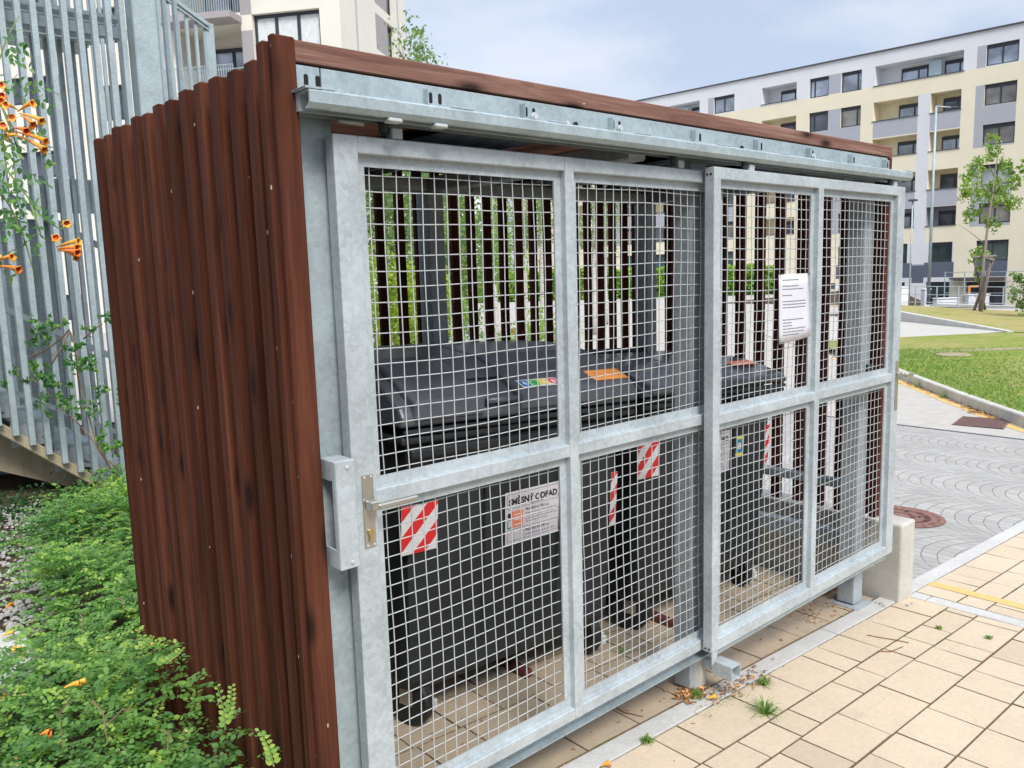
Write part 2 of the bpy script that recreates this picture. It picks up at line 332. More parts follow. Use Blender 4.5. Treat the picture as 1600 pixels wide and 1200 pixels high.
def thing(name, label, cat, loc=(0, 0, 0), group=None):
    """Empty at the thing's base; children are modelled in world coordinates and shifted."""
    e = bpy.data.objects.new(name, None); COL.objects.link(e); e.location = loc; e.empty_display_size = .2
    return tag(e, label, cat, group)
def attach(o, parent):
    """keep world position of a child modelled in world space"""
    o.parent = parent
    p = Vector((0, 0, 0)); q = parent
    while q is not None: p += q.location; q = q.parent
    o.data.transform(Matrix.Translation(-p)) if o.type == 'MESH' else None
    return o
class PB(MB):
    def part(s, name, mats, parent, bevel=0, smooth=False, seg=1):
        return attach(s.build(name, mats, None, bevel, smooth, seg), parent)
def leafmesh(name, mat, centers, dirs, norms, length, width, var, k=6):
    """many small leaves as one mesh; numpy arrays n x 3"""
    n = len(centers)
    d = dirs/np.linalg.norm(dirs, axis=1)[:, None]; nn = norms-(norms*d).sum(1)[:, None]*d; nn /= (np.linalg.norm(nn, axis=1)[:, None]+1e-9)
    s = np.cross(d, nn); L_ = np.broadcast_to(np.asarray(length), (n,))[:, None]; W_ = np.broadcast_to(np.asarray(width), (n,))[:, None]
    if k == 6: prof = [(-.5, 0, 0), (-.22, .46, .10), (.18, .42, .10), (.5, 0, 0), (.18, -.42, .10), (-.22, -.46, .10)]
    else: prof = [(-.5, 0, 0), (0, .5, .06), (.5, 0, 0), (0, -.5, .06)]
    V = np.stack([centers+d*L_*a+s*W_*b+nn*W_*c for a, b, c in prof], 1).reshape(-1, 3)
    me = bpy.data.meshes.new(name); me.vertices.add(len(V)); me.vertices.foreach_set('co', V.astype(np.float32).ravel())
    me.loops.add(n*k); me.loops.foreach_set('vertex_index', np.arange(n*k, dtype=np.int32))
    me.polygons.add(n); me.polygons.foreach_set('loop_start', np.arange(0, n*k, k, dtype=np.int32)); me.polygons.foreach_set('loop_total', np.full(n, k, dtype=np.int32))
    me.update(calc_edges=True); me.materials.append(M[mat])
    a = me.attributes.new('var', 'FLOAT', 'FACE'); a.data.foreach_set('value', np.clip(var, 0, 1).astype(np.float32))
    o = bpy.data.objects.new(name, me); COL.objects.link(o); return o
rg = np.random.default_rng(5)
def rdir(n, zb=0.0):
    v = rg.normal(size=(n, 3)); v[:, 2] += zb; return v/np.linalg.norm(v, axis=1)[:, None]

# ------------------------------------------------------------------ terrain
def g(x, y=0):
    if x < -6: return .17+.0486*6
    if x < 12.5: return .17-.0486*x
    lo = -.4375
    if x <= 41: return lo
    k = min(1, (x-41)/7)*(1 if y < 22 else max(0, 1-(y-22)/5))
    return lo-2.3*k
def clip(poly, ax, c, keep_less):
    out = []
    for i in range(len(poly)):
        a, b = poly[i], poly[(i+1) % len(poly)]
        ia = (a[ax] <= c) == keep_less or a[ax] == c; ib = (b[ax] <= c) == keep_less or b[ax] == c
        if ia: out.append(a)
        if ia != ib and a[ax] != b[ax]:
            t = (c-a[ax])/(b[ax]-a[ax]); out.append((a[0]+(b[0]-a[0])*t, a[1]+(b[1]-a[1])*t))
    return out
def sheet_into(mb, poly, dz, m=0):
    for lo, hi in ((-400, -6), (-6, 12.5), (12.5, 41), (41, 48), (48, 400)):
        p = clip(clip(poly, 0, hi, True), 0, lo, False)
        if len(p) >= 3: mb.add([(x, y, g(x+(1e-6 if x == lo else -1e-6), y)+dz) for x, y in p], [tuple(range(len(p)))], m)
def sheet(name, poly, dz, mat, kind='structure'):
    mb = MB(); sheet_into(mb, poly, dz); return tag(mb.build(name, mat), kind=kind)
mb = MB(); xs = [-400, -6, 12.5, 41, 48, 500]; ys = [-400, 22, 27, 500]
vs = [(x, y, g(x, y)-.03) for y in ys for x in xs]
mb.add(vs, [(j*6+i, j*6+i+1, (j+1)*6+i+1, (j+1)*6+i) for j in range(3) for i in range(5)])
tag(mb.build('ground', 'soil'), kind='structure')

def slabs(mb, x0, x1, y0, y1, seed, dirx=True):
    """slabs in rows along x; every slab a chamfered tile with its own tone"""
    r = random.Random(seed); y = y1; j = .0045
    while y > y0+.02:
        h = r.choice([.21, .21, .21, .14]); yb = max(y0, y-h); x = x0 - r.random()*.2
        while x < x1:
            w = r.choice([.14, .21, .21, .28, .28, .35]); xa, xb = max(x0, x), min(x1, x+w); x += w
            if xb-xa < .03: continue
            dz = r.uniform(-.0012, .0012); tl = r.uniform(-.0015, .0015); c = .0018
            a_, b_, c_, d_ = xa+j/2, xb-j/2, yb+j/2, y-j/2
            vs = [(a_, c_), (b_, c_), (b_, d_), (a_, d_)]
            lo = [(p, q, g(p)-.012) for p, q in vs]; mi = [(p, q, g(p)-.0025+dz) for p, q in vs]
            ins = [(a_+c, c_+c), (b_-c, c_+c), (b_-c, d_-c), (a_+c, d_-c)]
            to = [(p, q, g(p)+dz+(tl if k > 1 else -tl)) for k, (p, q) in enumerate(ins)]
            mb.add(lo+mi+to, [(i, (i+1) % 4, (i+1) % 4+4, i+4) for i in range(4)]+[(i+4, (i+1) % 4+4, (i+1) % 4+8, i+8) for i in range(4)], 1, .5)
            mb.add(to, [(0, 1, 2, 3)], 0, r.random())
        y = yb
mb = MB(); slabs(mb, -1.2, 3.37, -3.2, -.113, 3); slabs(mb, 3.475, 7.5, -3.2, -.113, 5)
sheet_into(mb, [(-1.2, -3.2), (7.5, -3.2), (7.5, -.1), (-1.2, -.1)], -.007, 1)
tag(mb.build('pavement', ['slab', 'joint']), kind='structure')
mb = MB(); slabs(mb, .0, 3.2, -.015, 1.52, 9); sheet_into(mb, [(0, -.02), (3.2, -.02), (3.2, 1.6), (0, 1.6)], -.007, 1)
tag(mb.build('shelter_floor', ['slab_dirty_shaded', 'joint']), kind='structure')
mb = MB()
def edging(mb, x0, x1, y0, y1, along, L_=.98, top=.0):
    c = x0 if along == 'x' else y0; e = x1 if along == 'x' else y1
    while c < e-.01:
        d = min(e, c+L_)
        if along == 'x': vs = [(c+.003, y0), (d-.003, y0), (d-.003, y1), (c+.003, y1)]
        else: vs = [(x0, c+.003), (x1, c+.003), (x1, d-.003), (x0, d-.003)]
        mb.add([(p, q, g(p)-.03) for p, q in vs]+[(p, q, g(p)+top) for p, q in vs], [(4, 5, 6, 7), (0, 1, 5, 4), (1, 2, 6, 5), (2, 3, 7, 6), (3, 0, 4, 7)]); c = d
edging(mb, -.4, 9.55, -.107, -.022, 'x', 1.0, .002); edging(mb, 3.375, 3.47, -3.2, -.112, 'y', 1.0, .002)
tag(mb.build('edging_strip', 'kerb', bevel=.003), kind='structure')
sheet('road_marking', [(3.63, -2.6), (3.71, -2.6), (3.71, -.115), (3.63, -.115)], .0035, 'yellow_paint')
sheet('cobbled_road', [(3.36, -.018), (9.5, -.018), (9.5, 9), (3.36, 9)], -.004, 'fan_setts')
KB = [(8.6, -.15), (10.56, 1.42), (12.5, 2.85), (14.34, 4.41), (16.2, 6.0), (17.6, 7.5), (21, 11.8), (28, 20), (40, 34)]
sheet('road', [(9.58, .62)]+KB[1:6]+[(20, 6), (40.9, 9), (40.9, 27), (66, 30), (66, 80), (-30, 80), (-30, 9.02), (9.58, 9.02)], -.004, 'pale_road')
mb = MB(); edging(mb, 9.5, 9.58, .6, 9, 'y', 1, 0); tag(mb.build('edging_line', 'trim'), kind='structure')
# painted line along the kerb of the lawn
def off(pts, d):
    out = []
    for i, p in enumerate(pts):
        a = Vector(pts[max(0, i-1)]); b = Vector(pts[min(len(pts)-1, i+1)]); t_ = (b-a).normalized(); n_ = Vector((-t_.y, t_.x)); q = Vector(p)+n_*d; out.append((q.x, q.y))
    return out
K1 = KB[:6]
sheet('road_line', off(K1, .03)+off(K1, .2)[::-1], .0, 'yellow_paint')
mb = MB()
inn = off(K1, -.13)
for i in range(len(K1)-1):
    n_ = max(1, int((Vector(K1[i+1])-Vector(K1[i])).length))
    for k in range(n_):
        def lp(P, t_): a, b = Vector(P[i]), Vector(P[i+1]); q = a.lerp(b, t_); return q.x, q.y
        e = .004
        q = [lp(K1, k/n_+e), lp(inn, k/n_+e), lp(inn, (k+1)/n_-e), lp(K1, (k+1)/n_-e)]
        mb.add([(x, y, g(x)-.03) for x, y in q]+[(x, y, g(x)+.15) for x, y in q], [(4, 5, 6, 7), (0, 1, 5, 4), (1, 2, 6, 5), (2, 3, 7, 6), (3, 0, 4, 7)])
tag(mb.build('kerb', 'concrete', bevel=.015), kind='structure')
sheet('lawn', off(KB[:6], -.12)+[(19.5, 9.25), (24.8, 6.1), (28.6, 10.62), (33, 13), (38, 14), (34, 7), (34, -20), (8.6, -20)], .135, 'lawn')
mb = MB()
A, B_, C_, D_, E_, F_ = (24.8, 6.1, -.285), (28.6, 10.7, .0), (33.2, 13.2, .02), (33.8, 9.2, -.20), (33, 4, -.28), (25, 3, -.29)
for t_ in ((A, B_, D_), (B_, C_, D_), (A, D_, E_), (A, E_, F_), (B_, (31, 15, .05), C_)): mb.add(t_, [(0, 1, 2)])
tag(mb.build('lawn_bank', 'lawn_dry'), kind='structure')
mb = MB(); mb.add([(24.8, 6.1, -.29), (28.6, 10.75, -.29), (33, 16, -.33), (24, 14, -.43), (19.4, 9.32, -.43)], [(0, 1, 2), (0, 2, 3), (0, 3, 4)])
tag(mb.build('path', 'pale_path'), kind='structure')
# low retaining kerb between the path and the bank
w = MB(); w.add([(24.7, 6.0, -.4), (28.5, 10.8, -.4), (28.6, 10.62, -.4), (24.8, 5.86, -.4), (24.7, 6.0, -.26), (28.5, 10.8, .03), (28.6, 10.62, .03), (24.8, 5.86, -.26)], [(0, 1, 5, 4), (4, 5, 6, 7), (2, 3, 7, 6), (0, 4, 7, 3), (1, 2, 6, 5)])
tag(w.build('kerb_wall', 'kerb'), 'low wedge-shaped concrete kerb wall holding the dry grass bank beside the pale path', 'wall')
sheet('bare_soil', [(18.3, 5.9), (19.3, 5.3), (20.3, 4.7), (21.0, 4.0), (21.3, 3.5), (21.0, 3.5), (20.4, 4.05), (19.7, 4.5), (18.9, 5.2), (18.1, 5.75)], .139, 'dry_soil')
mb = MB(); mb.lathe([(.36, -.03), (.36, .02), (.30, .035)], (18.05, 5.0, -.30), 28); tag(mb.build('inspection_cover', 'dry_soil'), 'pale round concrete cover lying in the green lawn', 'cover')

# manhole in the setts
mb = MB(); mc = Vector((5.0, .63, 0)); tilt = Matrix.Rotation(math.atan(.0486), 4, 'Y')
mh = thing('manhole_cover', 'round reddish-brown iron manhole cover in the fan-laid setts behind the concrete block', 'manhole cover', (mc.x, mc.y, g(mc.x)))
P = MB(); P.lathe([(.315, 0), (.315, .004), (.275, .004), (.275, .001)], (0, 0, 0), 40, T=tilt); P.build('rim', 'rust_iron', mh)
P = MB(); P.lathe([(.27, 0), (.27, .006), (.22, .006), (.215, .001), (.175, .001), (.17, .006), (.12, .006), (.115, .001), (.08, .001), (.075, .006), (.01, .006)], (0, 0, 0), 40, T=tilt)
for k in range(6):
    a = k*math.pi/3; P.box(math.cos(a)*.145-.02, math.cos(a)*.145+.02, math.sin(a)*.145-.012, math.sin(a)*.145+.012, .001, .0075, 1, T=tilt)
P.build('lid', ['rust_iron', 'black_void'], mh)
# drain grate
dg = thing('drain_grate', 'rectangular brown iron drain grate on the yellow line by the lawn kerb', 'drain grate', (10.62, 1.93, g(10.62)))
P = MB(); P.box(-.5, .5, -.28, .28, .0, .003, 1)
for k in range(9): P.box(-.46+k*.107, -.405+k*.107, -.27, .27, .0031, .0045, 0)
P.box(-.5, .5, -.29, -.27, .0, .006); P.box(-.5, .5, .27, .29, .0, .006)
P.build('grid', ['rust_iron', 'black_void'], dg); dg.rotation_euler = (0, math.atan(.0486), R(12))

# ------------------------------------------------------------------ the bin shelter
SH = thing('waste_shelter', 'waste bin shelter of red-brown wooden slats on a galvanised steel frame', 'shelter', (0, 0, 0))
def part(mb, name, mats, parent=SH, bevel=0, **k):
    o = mb.build(name, mats, None, bevel, **k); return attach(o, parent)
ZT = 2.345
# left wall: outer battens over inner boards
mb = MB(); r = random.Random(4); y = .03; i = 0
ys_ = [1.489, 1.372, 1.262, 1.159, 1.05, .937, .827, .717, .601, .487, .376, .255, .142, .03]
for y0 in ys_:
    top = 2.335+r.uniform(-.006, .01); w = r.uniform(.047, .054); dx = r.uniform(-.003, .003)
    mb.box(-.05+dx, -.007, y0-w, y0, -.05, top, 0, r.random())
for i in range(13):
    a, b = ys_[i+1], ys_[i]-.05
    mb.box(-.0068, .004, a-.005, b+.01, -.05, 2.335+r.uniform(-.004, .006), 0, r.random()*.5)
part(mb, 'side_wall', ['wood_upright'], bevel=.004)
mb = MB(); mb.box(-.072, -.013, -.062, -.04, -.05, 2.352, 0, .75); mb.box(-.085, -.052, -.038, -.004, -.05, 2.34, 0, .35)
mb.box(-.0498, -.012, -.0385, -.012, -.05, 2.33, 0, .6)
part(mb, 'corner_board', ['wood_upright'], bevel=.004)
mb = MB(); mb.box(-.0, 3.26, .0, .05, 2.314, 2.366, 0, .6); part(mb, 'fascia_beam', ['wood_beam'], bevel=.003)
# back and right walls: open slats
mb = MB(); x = .048
while x < 3.14:
    mb.box(x, x+.044+r.uniform(-.002, .002), 1.456, 1.486, .42+r.uniform(0, .01), 2.31, 0, r.random()); x += .1095
part(mb, 'back_wall', ['wood_back'], bevel=.003)
mb = MB()
for y in [1.37, 1.24, 1.11, .98, .855, .73, .605, .468, .34, .225, .10]:
    mb.box(3.185, 3.225, y-.052, y+.0, .46+r.uniform(0, .01), 2.31, 0, r.random())
mb.box(3.19, 3.235, -.012, .035, .46, 2.31, 0, .9)
part(mb, 'end_wall', ['wood_back'], bevel=.003)
# roof: slats along x with a dark sheet above
mb = MB(); y = .056
while y < 1.46:
    mb.box(.0, 3.24, y, y+.075, 2.300, 2.335, 0, r.random()); y += .098
part(mb, 'roof', ['wood_roof'], bevel=.003)
mb = MB(); mb.box(.0, 3.25, .054, 1.49, 2.338, 2.348); part(mb, 'roof_sheet', ['membrane'])
def corrugated(x0, x1):
    mb = MB(); n = int((x1-x0)/.0125); pr = []
    for k in range(n+1):
        x = x0+(x1-x0)*k/n; pr.append((x, 2.262+.011*math.sin(x*2*math.pi/.10)))
    vs = [(x, .06, z) for x, z in pr]+[(x, 1.40, z) for x, z in pr]; N_ = len(pr)
    mb.add(vs, [(i, i+1, N_+i+1, N_+i) for i in range(N_-1)], 0)
    o = part(mb, 'corrugated_panel', ['steel_dark_sheet'], smooth=True)
    so = o.modifiers.new('s', 'SOLIDIFY'); so.thickness = .002
t = NT('steel_dark_sheet'); v = t.coord(); M['steel_dark_sheet'] = t.set(t.ramp(t.noise(v, 3), [(.3, (.05, .065, .08)), (.7, (.09, .11, .13))]), .25, .7)
corrugated(.70, 1.12); corrugated(1.88, 2.30); corrugated(2.62, 3.08)
# posts
def post(x0, x1, y0, y1, zt=2.30, base=True, mat='galv_dull'):
    mb = MB(); mb.box(x0, x1, y0, y1, g(x0)+.012, zt); o = part(mb, 'post', [mat], bevel=.008, seg=2)
    if base:
        b = MB(); b.box(x0-.035, x1+.035, y0-.04, y1+.03, g(x1)+.001, g(x1)+.0115); part(b, 'base_plate', [mat], o)
    return o
post(.008, .105, .0, .098, 2.22, mat='galv'); post(1.587, 1.682, .0, .085, 2.20, False, 'steel_post'); post(2.99, 3.085, .0, .095, 2.20, True, 'steel_post')
post(.008, .105, 1.35, 1.448, 2.2, False); post(1.36, 1.455, 1.35, 1.448, 2.19, False, 'steel_post'); post(2.99, 3.085, 1.35, 1.448, 2.19, False, 'steel_post')
mb = MB(); mb.box(.0, 3.1, 1.355, 1.443, 2.192, 2.258); part(mb, 'rear_crossbeam', ['steel_post'], bevel=.02, seg=3)
for x in (1.36, .01, 2.99):
    mb = MB(); mb.box(x, x+.09, .1, 1.35, 2.19, 2.258); part(mb, 'rafter', ['steel_post'], bevel=.006)
mb = MB(); mb.box(1.62, 1.70, 1.325, 1.354, 2.20, 2.25); part(mb, 'joint_plate', ['galv_dull'])
mb = MB(); mb.box(3.105, 3.165, .1, 1.4, .61, .652); mb.box(3.10, 3.165, .1, 1.4, .28, .37); part(mb, 'end_rail', ['galv_dull'], bevel=.004)
# mounting plate with joints, brackets, slots
mb = MB(); mb.box(.004, .0745, -.008, -.001, 2.205, 2.306); mb.box(.0785, 3.22, -.008, -.001, 2.205, 2.306); part(mb, 'mounting_plate', ['galv'], bevel=.001)
BX = [.02, .385, .735, 1.125, 1.575, 1.99, 2.40, 2.78, 3.135]
def slot(mb, x, z, y, m=1):
    n = 8; w, h = .006, .0085; pts = []
    for k in range(n): a = math.pi*k/(n-1); pts.append((x+w*math.cos(a), z+h+w*math.sin(a)))
    for k in range(n): a = math.pi+math.pi*k/(n-1); pts.append((x+w*math.cos(a), z-h+w*math.sin(a)))
    mb.add([(p, y, q) for p, q in pts][::-1], [tuple(range(len(pts)))], m)
for i, x in enumerate(BX):
    mb = MB(); h = 0 if i == 0 else .0
    if i: mb.box(x-.004, x+.065, -.0125, -.0085, 2.229, 2.295)
    yy = -.0132 if i else -.0086
    slot(mb, x+.017, 2.273, yy); slot(mb, x+.048, 2.273, yy)
    mb.box(x-.004, x-.001, -.03, -.013, 2.230, 2.292)if i else None
    b = part(mb, 'bracket', ['galv', 'black_void'])
    if i in (2, 3, 6):
        q = MB(); T = Matrix.Translation((x+.048, -.014, 2.262)) @ Matrix.Rotation(R(90), 4, 'X')
        q.lathe([(.013, 0), (.013, .003), (.009, .003), (.009, .009), (.003, .009)], (0, 0, 0), 12, T=T); part(q, 'bolt', ['wire'], b)
for x in (.93, .965, 1.90):
    q = MB(); T = Matrix.Translation((x, -.0085, 2.256)) @ Matrix.Rotation(R(90), 4, 'X'); q.lathe([(.009, 0), (.009, .006), (.003, .006)], (0, 0, 0), 10, T=T); part(q, 'bolt', ['wire' if x < .95 else 'black_void'])
# track: rounded channel with open end
pr = [(-.012, 2.186), (-.012, 2.226), (-.126, 2.226), (-.131, 2.221), (-.131, 2.196), (-.121, 2.184), (-.108, 2.184), (-.108, 2.189), (-.118, 2.190), (-.1255, 2.198), (-.1255, 2.220), (-.078, 2.221), (-.078, 2.184), (-.064, 2.184), (-.064, 2.221), (-.018, 2.221), (-.018, 2.186)]
mb = MB(); mb.prism(pr, -.022, 3.195); part(mb, 'sliding_track', ['galv'])
mb = MB(); mb.box(-.022, 3.195, -.1075, -.019, 2.176, 2.178); 
for x in (.0, ): pass
part(MB().box(.02, 3.17, -.105, -.082, 2.190, 2.194), 'track_lip', ['dark_steel'])
for x in [.0]+[b+.03 for b in BX[1:]]:
    mb = MB(); mb.box(x-.03+.0, x+.045, -.127, -.07, 2.2265, 2.2305); part(mb, 'track_clip', ['galv'], bevel=.001)
mb = MB(); mb.box(-.03, .012, -.129, -.012, 2.2262, 2.2312); part(mb, 'end_clip', ['galv'])
for x in (.19, .33):
    mb = MB(); mb.box(x, x+.040, -.13, -.10, 2.173, 2.183); part(mb, 'stop_clip', ['wire'], bevel=.003)

def wire_panel(x0, x1, z0, z1, y, parent, pitch=.0408, seed=0):
    mb = MB(); r = random.Random(seed); rad = .0017
    ph = [r.uniform(0, 6.28) for _ in range(6)]
    def wx(x, z): return .0028*math.sin(z*5.1+ph[0]+x*2)+.0016*math.sin(z*13+ph[1]+x*7)
    def wz(x, z): return .0028*math.sin(x*4.3+ph[2]+z*2)+.0016*math.sin(x*12+ph[3]+z*6)
    def wy(x, z): return .004*math.sin(x*3+ph[4])*math.sin(z*3.3+ph[5])
    n = int((z1-z0)/.045); k = 0; x = x0+pitch*.45
    while x < x1+.002:
        mb.tube([(x+wx(x, z), y+wy(x, z)-.0012, z) for z in [z0-.012+(z1-z0+.024)*q/n for q in range(n+1)]], rad, 5, caps=False); x += pitch
    n = int((x1-x0)/.045); z = z1-pitch*.35
    while z > z0-.002:
        mb.tube([(x, y+wy(x, z)+.0022, z+wz(x, z)) for x in [x0-.012+(x1-x0+.024)*q/n for q in range(n+1)]], rad, 5, caps=False); z -= pitch
    return part(mb, 'wire_mesh', ['wire'], parent, smooth=True)
def door(xl, xr, cols, yf, rails, lock, seed):
    """xl,xr outer; cols: list of (tube x0, tube x1); yf front face; rails: z tubes"""
    th = .042
    D = MB(); z0, z1 = rails[0][0], rails[-1][1]
    for a, b in cols: D.box(a, b, yf, yf+th, z0, z1)
    fr = part(D, 'door_frame', ['galv_frame'], SH, bevel=.003, seg=2)
    for a, b in rails:
        H = MB()
        for i in range(len(cols)-1): H.box(cols[i][1]-.0003, cols[i+1][0]+.0003, yf+.0006, yf+th-.0006, a, b)
        part(H, 'door_rail', ['galv_frame'], fr, bevel=.0025)
    Fz = MB(); fl = .028; yb = yf+.022
    for i in range(len(cols)-1):
        for k in range(len(rails)-1):
            a, b, c, d = cols[i][1], cols[i+1][0], rails[k][1], rails[k+1][0]
            Fz.box(a, a+fl, yb, yb+.006, c, d); Fz.box(b-fl, b, yb, yb+.006, c, d)
            Fz.box(a+fl, b-fl, yb, yb+.006, c, c+fl); Fz.box(a+fl, b-fl, yb, yb+.006, d-fl, d)
            wire_panel(a+fl, b-fl, c+fl, d-fl, yb+.012, fr, seed=seed+i*2+k)
    part(Fz, 'mesh_flange', ['galv_frame'], fr)
    return fr
d1 = door(.07, 1.70, [(.070, .138), (.862, .902), (1.652, 1.70)], -.062, [(.304, .345), (1.207, 1.247), (2.102, 2.145)], True, 10)
d2 = door(1.562, 3.155, [(1.562, 1.604), (2.315, 2.355), (3.075, 3.150)], -.118, [(.312, .360), (1.210, 1.250), (2.110, 2.153)], True, 20)
# hangers on the doors
for d, xs2, yy in ((d1, (.245, 1.44), -.055), (d2, (1.80, 3.04), -.112)):
    for x in xs2:
        mb = MB(); mb.box(x, x+.034, yy, yy+.03, 2.1455, 2.176); part(mb, 'hanger', ['galv_frame'], d, bevel=.003)
        mb = MB(); mb.box(x-.028, x-.002, yy+.004, yy+.026, 2.156, 2.198); part(mb, 'roller', ['dark_steel'], d, bevel=.008)
mb = MB(); mb.tube([(.10, -.04, 2.180), (.17, -.04, 2.178)], .006, 8); part(mb, 'stop_pin', ['wire'], d1, smooth=True)
for z in (2.128, .325):
    for x in (-.104, -.088):
        T = Matrix.Translation((1.5612, x, z)) @ Matrix.Rotation(R(90), 4, 'Y'); q = MB(); q.lathe([(.0045, -.0006), (.0045, .0004)], (0, 0, 0), 10, T=T); part(q, 'bolt_hole', ['black_void'], d2)
# bottom guides
mb = MB(); mb.box(.11, 1.67, -.028, -.020, .262, .302); mb.box(.11, 1.67, -.056, -.0285, .262, .268); part(mb, 'guide_rail', ['galv_dull'], SH)
mb = MB(); mb.box(1.60, 3.14, -.088, -.080, .272, .311); part(mb, 'guide_rail', ['galv'], SH)
mb = MB(); mb.prism([(1.566, .262), (1.60, .286), (1.60, .3115), (1.566, .3115)], -.117, -.112, 'y'); part(mb, 'door_lug', ['galv_frame'], d2)
mb = MB(); mb.box(1.612, 1.690, -.004, .08, g(1.65)-.01, .26); part(mb, 'concrete_footing', ['concrete'], SH, bevel=.005)
mb = MB(); T = Matrix.Identity(4)
x0, x1, y0, y1, z0, z1, w = 1.65, 1.71, -.150, -.056, .176, .232, .004
mb.box(x0, x0+w, y0, y1, z0, z1); mb.box(x1-w, x1, y0, y1, z0, z1); mb.box(x0+w, x1-w, y0, y1, z1-w, z1); mb.box(x0+w, x1-w, y0, y1, z0, z0+w)
part(mb, 'guide_bracket', ['galv_frame'], SH)
mb = MB(); mb.box(1.655, 1.688, -.0555, -.003, .186, .222); part(mb, 'bracket_arm', ['galv'], SH)
# handle box at the left edge (channel section, open slot to the side)
mb = MB(); ya, yb = -.108, -.058
hb = MB(); hb.box(-.002, .052, ya, ya+.005, 1.075, 1.352); hb.box(-.002, .003, ya+.005, yb+.03, 1.075, 1.125); hb.box(-.002, .003, ya+.005, yb+.03, 1.30, 1.352)
hb.box(.003, .052, ya+.005, yb+.03, 1.347, 1.352); hb.box(.003, .052, ya+.005, yb+.03, 1.075, 1.080); hb.box(-.002, .003, ya+.005, ya+.022, 1.125, 1.30)
hb.box(.047, .052, ya+.005, yb+.03, 1.080, 1.347); hb.box(-.008, .068, -.022, -.001, 1.09, 1.335)
h_ = part(hb, 'pull_handle', ['galv_frame'], SH, bevel=.0015)
for z in (1.335, 1.092):
    q = MB(); T = Matrix.Translation((.03, ya-.0002, z)) @ Matrix.Rotation(R(90), 4, 'X'); q.lathe([(.005, 0), (.005, .003), (.002, .004)], (0, 0, 0), 10, T=T); part(q, 'screw', ['wire'], h_)
# lock plate, lever, cylinder
lp_ = MB(); lp_.box(.095, .129, -.0655, -.0626, 1.098, 1.294); L1 = part(lp_, 'lock_plate', ['stainless'], d1, bevel=.001)
q = MB(); q.box(.100, .124, -.098, -.0658, 1.203, 1.228); q.box(.1242, .245, -.098, -.086, 1.203, 1.217); part(q, 'door_lever', ['stainless'], d1, bevel=.003)
q = MB(); T = Matrix.Translation((.112, -.0658, 1.14)) @ Matrix.Rotation(R(90), 4, 'X'); q.lathe([(.009, 0), (.009, .006), (.004, .006)], (0, 0, 0), 16, T=T); q.box(.107, .117, -.071, -.0658, 1.115, 1.135); part(q, 'lock_cylinder', ['brass'], d1)
for x, z in ((.102, 1.287), (.122, 1.287), (.102, 1.105), (.122, 1.105)):
    q = MB(); T = Matrix.Translation((x, -.0656, z)) @ Matrix.Rotation(R(90), 4, 'X'); q.lathe([(.0035, 0), (.0035, .0015), (.001, .002)], (0, 0, 0), 8, T=T); part(q, 'screw', ['wire'], L1)
# right hand latch on the second door
q = MB(); q.box(3.110, 3.138, -.122, -.1185, 1.06, 1.31); part(q, 'lock_plate', ['stainless'], d2, bevel=.001)
q = MB(); q.box(3.113, 3.135, -.158, -.1222, 1.228, 1.252); q.box(3.1352, 3.215, -.166, -.154, 1.226, 1.246); part(q, 'door_lever', ['stainless'], d2, bevel=.003)
q = MB(); q.box(3.04, 3.09, -.02, .03, 1.21, 1.29); part(q, 'lock_box', ['dark_steel'], d2, bevel=.003)

# low concrete wall beside the shelter
mb = MB(); mb.box(3.236, 3.40, -.13, 1.62, -.1, .435); mb.add([], [])
tag(mb.build('concrete_wall', 'concrete', bevel=.012, seg=2), 'weathered low concrete wall block at the far end of the bin shelter', 'wall')
mb = MB(); mb.box(.1, 3.2, 1.50, 1.60, -.1, .43); tag(mb.build('back_plinth', 'concrete', bevel=.01), 'low concrete plinth wall under the slats at the back of the bin shelter', 'wall')
for n_, (x, lab) in enumerate(((1.16, 'red-brown steel floor stop under the bin with the waste notice, behind the first door'), (2.05, 'red-brown steel floor stop under the farther bin, left of the middle post'))):
    mb = MB(); mb.box(x, x+.04, .52 if n_ == 0 else .40, 1.1, g(x)+.003, g(x)+.035)
    tag(mb.build('floor_stop', 'rust_paint', bevel=.003), lab, 'floor stop', 'floor stops under the bins')

